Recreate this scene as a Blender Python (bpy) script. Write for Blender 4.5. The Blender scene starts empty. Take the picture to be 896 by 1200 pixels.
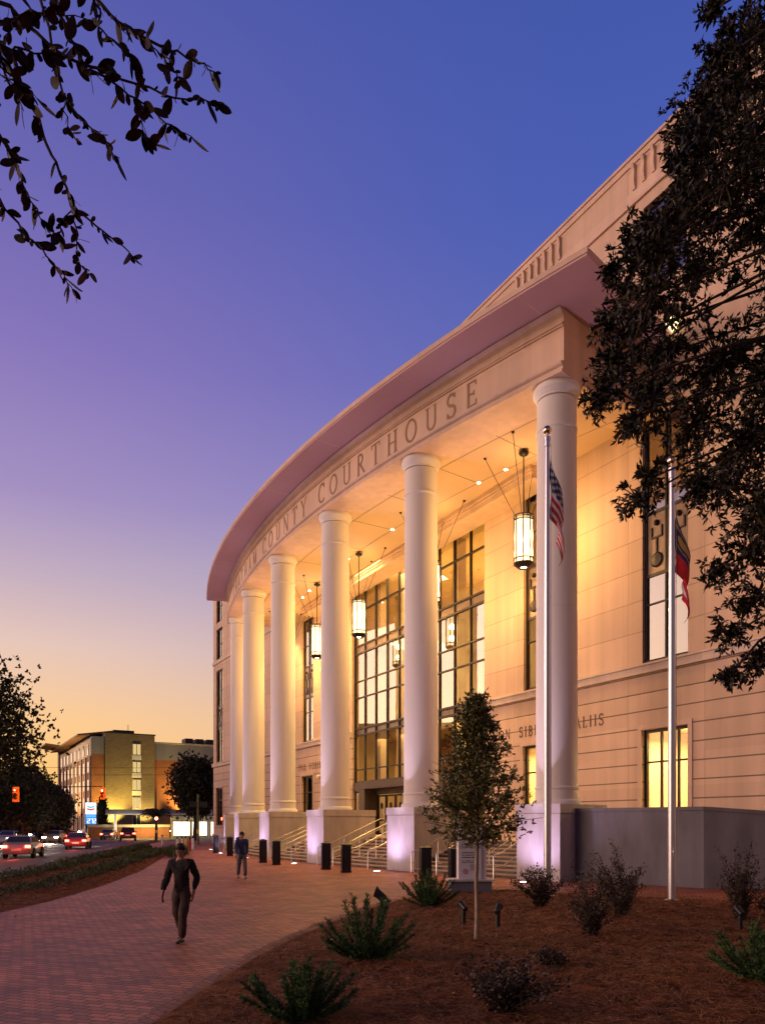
import bpy, bmesh, math, random
import numpy as np
from mathutils import Vector, Matrix, Quaternion

random.seed(7); RNG = np.random.default_rng(7)
PI = math.pi
SC = bpy.context.scene
COL = SC.collection

# ------------------------------------------------------------------ camera facts
FPX, CX, CY, CAMH = 896.0, 448.0, 965.0, 2.1      # focal length and principal point of the shifted lens
def gp(x, y, z=0.0):
    """ground point seen at photo position x,y"""
    Y = (CAMH - z) * FPX / (y - CY)
    return ((x - CX) / FPX * Y, Y)
def at(x, y, Y):
    """point at depth Y"""
    return Vector(((x - CX) / FPX * Y, Y, CAMH + (CY - y) / FPX * Y))

# ------------------------------------------------------------------ materials
def newmat(name):
    m = bpy.data.materials.new(name); m.use_nodes = True
    return m, m.node_tree.nodes, m.node_tree.links, m.node_tree.nodes['Principled BSDF']
def rgb(c): return (c[0], c[1], c[2], 1)
def mat(name, col, rough=.6, var=.15, scale=3.0, bump=0.0, bscale=40.0, metal=0.0, spec=.5, stretch=None, hue=None):
    m, N, L, P = newmat(name)
    P.inputs['Roughness'].default_value = rough; P.inputs['Metallic'].default_value = metal
    P.inputs['Specular IOR Level'].default_value = spec
    tc = N.new('ShaderNodeTexCoord'); src = tc.outputs['Object']
    if stretch:
        mp = N.new('ShaderNodeMapping'); mp.inputs['Scale'].default_value = stretch
        L.new(src, mp.inputs['Vector']); src = mp.outputs['Vector']
    n = N.new('ShaderNodeTexNoise'); n.inputs['Scale'].default_value = scale; n.inputs['Detail'].default_value = 5
    L.new(src, n.inputs['Vector'])
    r = N.new('ShaderNodeValToRGB')
    c2 = hue or col
    r.color_ramp.elements[0].position = .3; r.color_ramp.elements[1].position = .7
    r.color_ramp.elements[0].color = rgb([c * (1 - var) for c in col])
    r.color_ramp.elements[1].color = rgb([min(1, c * (1 + var)) for c in c2])
    L.new(n.outputs['Fac'], r.inputs['Fac']); L.new(r.outputs['Color'], P.inputs['Base Color'])
    if bump:
        n2 = N.new('ShaderNodeTexNoise'); n2.inputs['Scale'].default_value = bscale; n2.inputs['Detail'].default_value = 4
        L.new(src, n2.inputs['Vector'])
        b = N.new('ShaderNodeBump'); b.inputs['Strength'].default_value = bump; b.inputs['Distance'].default_value = .02
        L.new(n2.outputs['Fac'], b.inputs['Height']); L.new(b.outputs['Normal'], P.inputs['Normal'])
    return m
def emis(name, col, strength, base=(.02, .02, .02)):
    m, N, L, P = newmat(name)
    P.inputs['Base Color'].default_value = rgb(base)
    P.inputs['Emission Color'].default_value = rgb(col); P.inputs['Emission Strength'].default_value = strength
    return m
def glassmat(name, tint=(.8, .8, .78), gloss=.35, rough=.01, wav=.0, gcol=(1, .97, .93)):
    m, N, L, P = newmat(name)
    N.remove(P)
    out = N['Material Output']
    tr = N.new('ShaderNodeBsdfTransparent'); tr.inputs['Color'].default_value = rgb(tint)
    gl = N.new('ShaderNodeBsdfGlossy'); gl.inputs['Roughness'].default_value = rough; gl.inputs['Color'].default_value = rgb(gcol)
    mx = N.new('ShaderNodeMixShader'); mx.inputs['Fac'].default_value = gloss
    L.new(tr.outputs[0], mx.inputs[1]); L.new(gl.outputs[0], mx.inputs[2]); L.new(mx.outputs[0], out.inputs['Surface'])
    if wav:
        tc = N.new('ShaderNodeTexCoord'); n = N.new('ShaderNodeTexNoise'); n.inputs['Scale'].default_value = .9
        b = N.new('ShaderNodeBump'); b.inputs['Strength'].default_value = wav; b.inputs['Distance'].default_value = .01
        L.new(tc.outputs['Object'], n.inputs['Vector']); L.new(n.outputs['Fac'], b.inputs['Height']); L.new(b.outputs['Normal'], gl.inputs['Normal'])
    return m
def brickmat(name, c1, c2, mortar, scale, bw=.5, rh=.25, msize=.02, rot=(0, 0, 0), bump=.3, rough=.7, noise=.5, off=.5, bias=0.0):
    m, N, L, P = newmat(name)
    tc = N.new('ShaderNodeTexCoord'); mp = N.new('ShaderNodeMapping'); mp.inputs['Rotation'].default_value = rot
    L.new(tc.outputs['Object'], mp.inputs['Vector'])
    b = N.new('ShaderNodeTexBrick'); b.inputs['Scale'].default_value = scale
    b.inputs['Color1'].default_value = rgb(c1); b.inputs['Color2'].default_value = rgb(c2); b.inputs['Mortar'].default_value = rgb(mortar)
    b.inputs['Mortar Size'].default_value = msize; b.inputs['Brick Width'].default_value = bw; b.inputs['Row Height'].default_value = rh
    b.inputs['Bias'].default_value = bias; b.offset = off; b.inputs['Mortar Smooth'].default_value = .3
    L.new(mp.outputs[0], b.inputs['Vector'])
    n = N.new('ShaderNodeTexNoise'); n.inputs['Scale'].default_value = .8; n.inputs['Detail'].default_value = 6
    L.new(tc.outputs['Object'], n.inputs['Vector'])
    mx = N.new('ShaderNodeMixRGB'); mx.blend_type = 'MULTIPLY'; mx.inputs['Fac'].default_value = noise
    cr = N.new('ShaderNodeValToRGB'); cr.color_ramp.elements[0].position = .3; cr.color_ramp.elements[0].color = (.35, .35, .35, 1)
    cr.color_ramp.elements[1].position = .7; cr.color_ramp.elements[1].color = (1.15, 1.15, 1.15, 1)
    L.new(n.outputs['Fac'], cr.inputs['Fac']); L.new(b.outputs['Color'], mx.inputs['Color1']); L.new(cr.outputs['Color'], mx.inputs['Color2'])
    L.new(mx.outputs['Color'], P.inputs['Base Color']); P.inputs['Roughness'].default_value = rough
    n2 = N.new('ShaderNodeTexNoise'); n2.inputs['Scale'].default_value = 25
    L.new(tc.outputs['Object'], n2.inputs['Vector'])
    ad = N.new('ShaderNodeMath'); ad.operation = 'MULTIPLY_ADD'; ad.inputs[1].default_value = -1.0
    L.new(b.outputs['Fac'], ad.inputs[0]); L.new(n2.outputs['Fac'], ad.inputs[2])
    bp = N.new('ShaderNodeBump'); bp.inputs['Strength'].default_value = bump; bp.inputs['Distance'].default_value = .02
    L.new(ad.outputs[0], bp.inputs['Height']); L.new(bp.outputs['Normal'], P.inputs['Normal'])
    return m

def precast(name, col, course=True):
    """pale precast wall in the building's own axes: joints as dark recessed lines"""
    m, N, L, P = newmat(name)
    tc = N.new('ShaderNodeTexCoord'); sp = N.new('ShaderNodeSeparateXYZ'); L.new(tc.outputs['Object'], sp.inputs[0])
    def line(sock, period, off, half):
        a = N.new('ShaderNodeMath'); a.operation = 'SUBTRACT'; L.new(sock, a.inputs[0]); a.inputs[1].default_value = off
        b = N.new('ShaderNodeMath'); b.operation = 'PINGPONG'; L.new(a.outputs[0], b.inputs[0]); b.inputs[1].default_value = period / 2
        c = N.new('ShaderNodeMapRange'); L.new(b.outputs[0], c.inputs[0]); c.inputs[1].default_value = half * .5; c.inputs[2].default_value = half
        c.inputs[3].default_value = 1; c.inputs[4].default_value = 0
        return c.outputs[0]
    def gate(sock, lo, hi):
        a = N.new('ShaderNodeMath'); a.operation = 'GREATER_THAN'; L.new(sock, a.inputs[0]); a.inputs[1].default_value = lo
        b = N.new('ShaderNodeMath'); b.operation = 'LESS_THAN'; L.new(sock, b.inputs[0]); b.inputs[1].default_value = hi
        c = N.new('ShaderNodeMath'); c.operation = 'MULTIPLY'; L.new(a.outputs[0], c.inputs[0]); L.new(b.outputs[0], c.inputs[1])
        return c.outputs[0]
    def mul(a, b):
        c = N.new('ShaderNodeMath'); c.operation = 'MULTIPLY'; L.new(a, c.inputs[0]); L.new(b, c.inputs[1]); return c.outputs[0]
    def mx(a, b):
        c = N.new('ShaderNodeMath'); c.operation = 'MAXIMUM'; L.new(a, c.inputs[0]); L.new(b, c.inputs[1]); return c.outputs[0]
    Z = sp.outputs['Z']; X = sp.outputs['X']
    fine = mul(line(Z, .715, 8.05, .034), gate(Z, .1, 8.1))
    wide = mul(line(Z, 1.262, 17.42, .022), gate(Z, 8.7, 27))
    wk = N.new('ShaderNodeMath'); wk.operation = 'MULTIPLY'; wk.inputs[1].default_value = .55; L.new(wide, wk.inputs[0]); wide = wk.outputs[0]
    vert = mul(line(X, 3.7, 2.95, .016), gate(Z, .1, 40))
    vk = N.new('ShaderNodeMath'); vk.operation = 'MULTIPLY'; vk.inputs[1].default_value = .5; L.new(vert, vk.inputs[0]); vert = vk.outputs[0]
    j = mx(mx(fine, wide), vert)
    n = N.new('ShaderNodeTexNoise'); n.inputs['Scale'].default_value = .35; n.inputs['Detail'].default_value = 8
    mpn = N.new('ShaderNodeMapping'); mpn.inputs['Scale'].default_value = (1, 1, .6)
    L.new(tc.outputs['Object'], mpn.inputs[0]); L.new(mpn.outputs[0], n.inputs['Vector'])
    cr = N.new('ShaderNodeValToRGB'); cr.color_ramp.elements[0].position = .3; cr.color_ramp.elements[1].position = .72
    cr.color_ramp.elements[0].color = rgb([c * .84 for c in col]); cr.color_ramp.elements[1].color = rgb([min(1, c * 1.08) for c in col])
    L.new(n.outputs['Fac'], cr.inputs['Fac'])
    mix = N.new('ShaderNodeMixRGB'); L.new(cr.outputs['Color'], mix.inputs['Color1']); mix.inputs['Color2'].default_value = rgb([c * .3 for c in col])
    if course: L.new(j, mix.inputs['Fac'])
    else: mix.inputs['Fac'].default_value = 0
    # every panel its own slight tone, and faint rain streaks
    def cell(sock, per, off):
        a = N.new('ShaderNodeMath'); a.operation = 'SUBTRACT'; L.new(sock, a.inputs[0]); a.inputs[1].default_value = off
        b = N.new('ShaderNodeMath'); b.operation = 'DIVIDE'; L.new(a.outputs[0], b.inputs[0]); b.inputs[1].default_value = per
        c = N.new('ShaderNodeMath'); c.operation = 'FLOOR'; L.new(b.outputs[0], c.inputs[0]); return c.outputs[0]
    cbx = N.new('ShaderNodeCombineXYZ'); L.new(cell(X, 3.7, 2.95), cbx.inputs['X']); L.new(cell(Z, 1.262, 17.42), cbx.inputs['Z'])
    wn = N.new('ShaderNodeTexWhiteNoise'); L.new(cbx.outputs[0], wn.inputs['Vector'])
    mps = N.new('ShaderNodeMapping'); mps.inputs['Scale'].default_value = (2.2, 2.2, .10); L.new(tc.outputs['Object'], mps.inputs[0])
    ns = N.new('ShaderNodeTexNoise'); ns.inputs['Scale'].default_value = 1.0; ns.inputs['Detail'].default_value = 6; L.new(mps.outputs[0], ns.inputs['Vector'])
    r1 = N.new('ShaderNodeMapRange'); L.new(wn.outputs['Value'], r1.inputs[0]); r1.inputs[3].default_value = .90; r1.inputs[4].default_value = 1.05
    r2 = N.new('ShaderNodeMapRange'); L.new(ns.outputs['Fac'], r2.inputs[0]); r2.inputs[1].default_value = .3; r2.inputs[2].default_value = .7; r2.inputs[3].default_value = .88; r2.inputs[4].default_value = 1.04
    rm = N.new('ShaderNodeMath'); rm.operation = 'MULTIPLY'; L.new(r1.outputs[0], rm.inputs[0]); L.new(r2.outputs[0], rm.inputs[1])
    tone = N.new('ShaderNodeMixRGB'); tone.blend_type = 'MULTIPLY'; tone.inputs['Fac'].default_value = 1
    L.new(mix.outputs['Color'], tone.inputs[1]); L.new(rm.outputs[0], tone.inputs[2])
    L.new(tone.outputs['Color'], P.inputs['Base Color']); P.inputs['Roughness'].default_value = .8
    n2 = N.new('ShaderNodeTexNoise'); n2.inputs['Scale'].default_value = 60; L.new(tc.outputs['Object'], n2.inputs['Vector'])
    h = N.new('ShaderNodeMath'); h.operation = 'MULTIPLY_ADD'; h.inputs[1].default_value = -3 if course else 0
    L.new(j, h.inputs[0]); L.new(n2.outputs['Fac'], h.inputs[2])
    bp = N.new('ShaderNodeBump'); bp.inputs['Strength'].default_value = .35; bp.inputs['Distance'].default_value = .015
    L.new(h.outputs[0], bp.inputs['Height']); L.new(bp.outputs['Normal'], P.inputs['Normal'])
    return m

M = {}
M['precast'] = precast('precast', (.65, .47, .345))
M['precast_plain'] = precast('precast_plain', (.69, .50, .39), False)
M['belt'] = precast('belt_stone', (.66, .54, .45), False)
M['column'] = mat('column_plaster', (.77, .735, .70), .7, .07, 1.2, .15, 90, stretch=(1, 1, .12))
M['pedestal'] = mat('pedestal_concrete', (.52, .48, .47), .75, .16, 2.2, .3, 60, stretch=(1, 1, .3))
M['greywall'] = mat('grey_concrete', (.15, .145, .165), .8, .22, 1.8, .3, 50, stretch=(1, 1, .35))
M['soffit'] = mat('soffit_panel', (.56, .355, .365), .75, .05, .4)
M['ceiling'] = mat('porch_ceiling', (.58, .42, .29), .8, .04, .4)
M['joint'] = mat('joint_line', (.22, .17, .14), .9)
M['letter'] = mat('cut_letter', (.27, .165, .11), .8)
M['letter_dark'] = mat('cut_letter_dark', (.13, .07, .045), .8)
M['bronze'] = mat('dark_bronze', (.035, .028, .024), .45, .2, 4, 0, 40, .6)
M['bronze_lt'] = mat('bronze_frame', (.10, .075, .06), .5, .2, 4, 0, 40, .4)
M['spandrel'] = mat('spandrel_panel', (.17, .12, .075), .35, .2, 2, 0, 40, .6)
M['glass'] = glassmat('curtain_glass', (.85, .82, .72), .32, .012, .08, (1, .93, .80))
M['winglass'] = glassmat('window_glass', (.5, .5, .5), .30, .01, .10, (1, .93, .84))
M['litglass'] = glassmat('lit_window_glass', (.9, .9, .85), .10, .01)
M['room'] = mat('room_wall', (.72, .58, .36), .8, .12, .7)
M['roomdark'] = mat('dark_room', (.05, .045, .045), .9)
M['wood'] = mat('lobby_wood', (.30, .14, .055), .6, .25, .6)
M['lobbyfloor'] = mat('lobby_floor', (.4, .33, .25), .5)
M['steel'] = mat('stainless_rail', (.62, .6, .57), .28, .08, 6, 0, 40, 1.0)
M['alu'] = mat('pole_aluminium', (.66, .67, .72), .32, .08, 2, 0, 40, .85, stretch=(1, 1, .2))
M['gold'] = mat('pole_ball', (.75, .60, .42), .22, .1, 4, 0, 40, 1.0)
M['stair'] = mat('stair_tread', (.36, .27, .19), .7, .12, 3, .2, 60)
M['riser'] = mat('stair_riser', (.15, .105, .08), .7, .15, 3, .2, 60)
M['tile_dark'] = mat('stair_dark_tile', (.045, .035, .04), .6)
M['black'] = mat('black_powdercoat', (.012, .012, .013), .45, .2, 8)
M['blackm'] = mat('black_iron', (.02, .017, .015), .4, .2, 8, 0, 40, .5)
M['plaza'] = brickmat('plaza_brick', (.62, .19, .078), (.29, .08, .040), (.045, .022, .016), 1.0, .24, .12, .012, (0, 0, math.radians(20)), .8, .55, .62)
M['band'] = brickmat('plaza_edge_brick', (.40, .15, .10), (.22, .08, .06), (.05, .03, .025), 1.0, .24, .12, .012, (0, 0, math.radians(50)), .6, .65, .4)
M['asphalt'] = mat('asphalt', (.055, .052, .05), .75, .25, 1.2, .4, 80)
M['earth'] = mat('earth', (.03, .028, .022), .95, .3, .5, .4, 20)
M['concrete'] = mat('kerb_concrete', (.30, .28, .26), .85, .15, 2, .3, 50)
M['paint'] = mat('road_paint', (.62, .60, .55), .7, .12, 4)
M['mulch'] = mat('pine_straw_bed', (.085, .024, .006), .95, .6, 3.5, 1.0, 45, stretch=(1, 1, 1), hue=(.145, .048, .014), spec=.1)
M['needle'] = mat('pine_needle', (.27, .115, .045), .85, .45, 2.2)
M['bark'] = mat('bark', (.05, .036, .027), .95, .3, 14, .9, 30, stretch=(1, 1, .3))
M['palebark'] = mat('pale_bark', (.33, .25, .16), .9, .35, 20, .5, 40, stretch=(1, 1, .4))
M['leaf_oak'] = mat('oak_leaf', (.010, .011, .006), .5, .5, 1.3, hue=(.024, .020, .009), spec=.3)
M['leaf_branch'] = mat('branch_leaf', (.010, .010, .006), .6, .5, 9, spec=.2, hue=(.040, .016, .008))
M['leaf_young'] = mat('young_oak_leaf', (.070, .100, .022), .45, .5, 3, hue=(.14, .128, .032))
M['leaf_far'] = mat('far_leaf', (.022, .026, .012), .7, .4, .5)
M['juniper'] = mat('juniper_spray', (.024, .070, .018), .7, .5, 7, hue=(.06, .125, .03))
M['shrub'] = mat('maroon_leaf', (.034, .017, .014), .6, .5, 8, hue=(.050, .032, .016))
M['cover'] = mat('ground_cover_leaf', (.040, .062, .020), .7, .4, 4)
M['palm'] = mat('palm_frond', (.035, .04, .018), .6, .3, 2)
M['lantern_glass'] = emis('lantern_glass', (1.0, .76, .42), 2.6)
def _lg():
    m = M['lantern_glass']; N, L = m.node_tree.nodes, m.node_tree.links
    t = N.new('ShaderNodeBsdfTransparent'); x = N.new('ShaderNodeMixShader'); x.inputs[0].default_value = .5
    L.new(t.outputs[0], x.inputs[1]); L.new(N['Principled BSDF'].outputs[0], x.inputs[2]); L.new(x.outputs[0], N['Material Output'].inputs['Surface'])
_lg()
M['lantern_bulb'] = emis('lantern_bulb', (1.0, .72, .36), 60)
M['lamp_lens'] = emis('wall_lamp_lens', (1, .72, .32), 4)
M['downlight'] = emis('downlight_lens', (1.0, .78, .45), 40)
M['uplight'] = emis('uplight_lens', (.93, .82, 1.0), 22)
M['red_lamp'] = emis('red_lamp', (1, .03, .012), 160)
M['tail'] = emis('tail_lamp', (1, .04, .02), 45)
M['head'] = emis('head_lamp', (1, .88, .7), 90)
M['indicator'] = emis('amber_lamp', (1, .4, .05), 14)
M['signwhite'] = emis('sign_white', (1, .97, .97), 1.5)
M['signblue'] = emis('sign_blue', (.05, .28, .8), 1.2)
M['signcyan'] = emis('sign_cyan', (.12, .55, .95), 1.1)
M['signred'] = emis('sign_red', (1, .05, .04), 1.1)
M['shoplight'] = emis('shop_window', (1, .87, .62), 2.6)
M['canopylight'] = emis('canopy_tube', (1, .75, .3), 22)
M['hotelwin'] = emis('hotel_lit_window', (1, .72, .30), .75)
M['hotelcream'] = mat('hotel_render', (.50, .43, .33), .85, .1, .3)
M['hotelgrey'] = mat('hotel_grey_panel', (.24, .24, .28), .8, .08, .3)
M['hotelbrick'] = brickmat('hotel_brick', (.36, .13, .06), (.30, .11, .05), (.25, .15, .09), 1, .5, .2, .015, (PI / 2, 0, 0), .1, .85, .25)
M['hoteltower'] = brickmat('hotel_tan_brick', (.27, .20, .12), (.22, .165, .10), (.14, .11, .07), 1, .7, .35, .02, (PI / 2, 0, 0), .15, .85, .2)
M['brownbrick'] = brickmat('across_brick', (.22, .085, .045), (.18, .07, .04), (.16, .1, .07), 1, .5, .2, .015, (PI / 2, 0, 0), .1, .85, .3)
M['roofdark'] = mat('roof_dark', (.05, .045, .045), .8)
M['roofwood'] = mat('roof_soffit', (.34, .17, .07), .7)
M['darkglass'] = glassmat('dark_glass', (.12, .13, .15), .25, .02)
M['windowdark'] = mat('window_dark', (.03, .035, .045), .15, .1, 1)
M['white'] = mat('white_paint', (.72, .70, .70), .55, .06, 2)
M['signface'] = mat('sign_face', (.66, .63, .66), .5, .05, 3)
M['ink'] = mat('sign_ink', (.10, .09, .10), .7)
M['inkred'] = mat('sign_emblem_red', (.45, .06, .09), .7)
M['yellow'] = mat('warning_yellow', (.85, .55, .03), .5)
M['blacktxt'] = mat('sign_black', (.02, .02, .02), .6)
M['green_pole'] = mat('green_pole', (.10, .13, .06), .5)
M['rubber'] = mat('tyre_rubber', (.015, .015, .015), .85)
M['skin'] = mat('skin', (.36, .19, .13), .55, .06, 6)
M['hair'] = mat('hair', (.02, .013, .009), .6, .3, 20)
M['darkcloth'] = mat('dark_cloth', (.018, .013, .013), .9, .25, 8, .3, 60)
M['darktrouser'] = mat('brown_trousers', (.05, .028, .022), .9, .25, 8, .3, 60)
M['blueshirt'] = mat('navy_shirt', (.035, .05, .14), .85, .2, 8, .3, 60)
M['greytrouser'] = mat('grey_trousers', (.11, .10, .12), .85, .2, 8, .3, 60)
M['shoe'] = mat('shoe', (.02, .018, .018), .5)
M['eye'] = mat('eye', (.05, .04, .04), .3)
M['flagred'] = mat('flag_red', (.62, .02, .03), .75, .12, 6)
M['flagwhite'] = mat('flag_white', (.8, .76, .78), .75, .08, 6)
M['flagblue'] = mat('flag_blue', (.025, .035, .13), .75, .15, 6)
M['flagstar'] = mat('flag_star', (.7, .68, .7), .75)
M['flaggold'] = mat('flag_emblem', (.6, .38, .08), .7)

def paint(name, col, metal=.3):
    m, N, L, P = newmat(name); P.inputs['Base Color'].default_value = rgb(col); P.inputs['Metallic'].default_value = metal
    P.inputs['Roughness'].default_value = .3; P.inputs['Coat Weight'].default_value = .6
    n = N.new('ShaderNodeTexNoise'); n.inputs['Scale'].default_value = 3
    r = N.new('ShaderNodeMapRange'); r.inputs[3].default_value = .25; r.inputs[4].default_value = .42
    L.new(n.outputs['Fac'], r.inputs[0]); L.new(r.outputs[0], P.inputs['Roughness'])
    return m

# ------------------------------------------------------------------ object helpers
def tag(o, label=None, cat=None, group=None, kind=None):
    if label: o['label'] = label
    if cat: o['category'] = cat
    if group: o['group'] = group
    if kind: o['kind'] = kind
    return o
def empty(name, loc=(0, 0, 0), rz=0.0):
    o = bpy.data.objects.new(name, None); COL.objects.link(o)
    o.location = loc; o.rotation_euler = (0, 0, rz); o.empty_display_size = .3
    return o
def copy_tree(o, parent=None):
    kids = [c for c in bpy.data.objects if c.parent == o]
    c = o.copy(); COL.objects.link(c)
    if parent is not None: c.parent = parent
    for k in kids: copy_tree(k, c)
    return c

class MB:
    def __init__(s): s.v = []; s.f = []; s.m = []
    def add(s, vs, fs, mi=0):
        b = len(s.v); s.v.extend([tuple(p) for p in vs]); s.f.extend([tuple(b + i for i in f) for f in fs]); s.m.extend([mi] * len(fs)); return s
    def box(s, x0, x1, y0, y1, z0, z1, mi=0, T=None):
        vs = [(x, y, z) for x in (x0, x1) for y in (y0, y1) for z in (z0, z1)]
        if T is not None: vs = [tuple(T @ Vector(p)) for p in vs]
        return s.add(vs, [(0, 1, 3, 2), (4, 6, 7, 5), (0, 4, 5, 1), (2, 3, 7, 6), (0, 2, 6, 4), (1, 5, 7, 3)], mi)
    def hexa(s, lo, hi, mi=0):
        """lo/hi: four points each, same winding (counter-clockwise seen from hi side)"""
        return s.add(list(lo) + list(hi), [(3, 2, 1, 0), (4, 5, 6, 7)] + [(i, (i + 1) % 4, 4 + (i + 1) % 4, 4 + i) for i in range(4)], mi)
    def prism(s, poly, z0, z1, mi=0, cap=True):
        n = len(poly); vs = [(p[0], p[1], z0) for p in poly] + [(p[0], p[1], z1) for p in poly]
        fs = [(i, (i + 1) % n, n + (i + 1) % n, n + i) for i in range(n)]
        if cap: fs += [tuple(range(n - 1, -1, -1)), tuple(range(n, 2 * n))]
        return s.add(vs, fs, mi)
    def sheet(s, poly, z, mi=0): return s.add([(p[0], p[1], z) for p in poly], [tuple(range(len(poly)))], mi)
    def tube(s, pts, r, n=8, mi=0, cap=True):
        pts = [Vector(p) for p in pts]; rs = r if isinstance(r, (list, tuple)) else [r] * len(pts)
        rings = []; up = None
        for i, p in enumerate(pts):
            t = (pts[min(i + 1, len(pts) - 1)] - pts[max(i - 1, 0)])
            t = t.normalized() if t.length > 1e-9 else Vector((0, 0, 1))
            if up is None: up = Vector((0, 0, 1)) if abs(t.z) < .9 else Vector((1, 0, 0))
            a = t.cross(up)
            if a.length < 1e-6: a = t.orthogonal()
            a.normalize(); b = a.cross(t).normalized(); up = b
            rings.append([p + a * (rs[i] * math.cos(2 * PI * k / n)) + b * (rs[i] * math.sin(2 * PI * k / n)) for k in range(n)])
        vs = [q for rg in rings for q in rg]
        fs = [(i * n + k, i * n + (k + 1) % n, (i + 1) * n + (k + 1) % n, (i + 1) * n + k) for i in range(len(pts) - 1) for k in range(n)]
        if cap: fs += [tuple(range(n - 1, -1, -1)), tuple(range((len(pts) - 1) * n, len(pts) * n))]
        return s.add(vs, fs, mi)
    def lathe(s, prof, n=24, c=(0, 0, 0), mi=0, cap=True):
        vs = [(c[0] + r * math.cos(2 * PI * k / n), c[1] + r * math.sin(2 * PI * k / n), c[2] + z) for r, z in prof for k in range(n)]
        fs = [(i * n + k, i * n + (k + 1) % n, (i + 1) * n + (k + 1) % n, (i + 1) * n + k) for i in range(len(prof) - 1) for k in range(n)]
        if cap: fs += [tuple(range(n - 1, -1, -1)), tuple(range((len(prof) - 1) * n, len(prof) * n))]
        return s.add(vs, fs, mi)
    def ball(s, c, r, nu=12, nv=8, mi=0, sc=(1, 1, 1)):
        prof = [(r * math.sin(PI * (i + .02) / (nv + .04)), -r * math.cos(PI * (i + .02) / (nv + .04))) for i in range(nv + 1)]
        b = len(s.v); s.lathe(prof, nu, (0, 0, 0), mi)
        for i in range(b, len(s.v)):
            p = s.v[i]; s.v[i] = (c[0] + p[0] * sc[0], c[1] + p[1] * sc[1], c[2] + p[2] * sc[2])
        return s
    def build(s, name, mats, parent=None, smooth=False, angle=None):
        me = bpy.data.meshes.new(name); me.from_pydata(s.v, [], s.f)
        if not isinstance(mats, (list, tuple)): mats = [mats]
        for m in mats: me.materials.append(m)
        if len(mats) > 1: me.polygons.foreach_set('material_index', s.m)
        bm = bmesh.new(); bm.from_mesh(me); bmesh.ops.recalc_face_normals(bm, faces=bm.faces)
        if smooth:
            for f in bm.faces: f.smooth = True
            lim = angle or math.radians(40)
            for e in bm.edges:
                if len(e.link_faces) == 2 and e.calc_face_angle(0) > lim: e.smooth = False
        bm.to_mesh(me); bm.free(); me.update()
        o = bpy.data.objects.new(name, me); COL.objects.link(o)
        if parent is not None: o.parent = parent
        return o
def rawmesh(name, v, f, mats, parent=None, mi=None, smooth=False):
    me = bpy.data.meshes.new(name); me.from_pydata(v, [], f)
    for m in (mats if isinstance(mats, (list, tuple)) else [mats]): me.materials.append(m)
    if mi is not None: me.polygons.foreach_set('material_index', mi)
    if smooth: me.polygons.foreach_set('use_smooth', [True] * len(me.polygons))
    me.update(); o = bpy.data.objects.new(name, me); COL.objects.link(o)
    if parent is not None: o.parent = parent
    return o
def lamp(name, kind, loc, energy, color, target=None, size=.2, angle=None, blend=.6, shape=None, sy=None):
    l = bpy.data.lights.new(name, kind); l.energy = energy; l.color = color
    if kind == 'AREA':
        l.size = size
        if sy: l.shape = 'RECTANGLE'; l.size_y = sy
    elif kind in ('POINT', 'SPOT'): l.shadow_soft_size = size
    if kind == 'SPOT': l.spot_size = angle or 1.2; l.spot_blend = blend
    o = bpy.data.objects.new(name, l); COL.objects.link(o); o.location = loc
    if target is not None:
        o.rotation_euler = (Vector(target) - Vector(loc)).to_track_quat('-Z', 'Y').to_euler()
    return o

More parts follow.
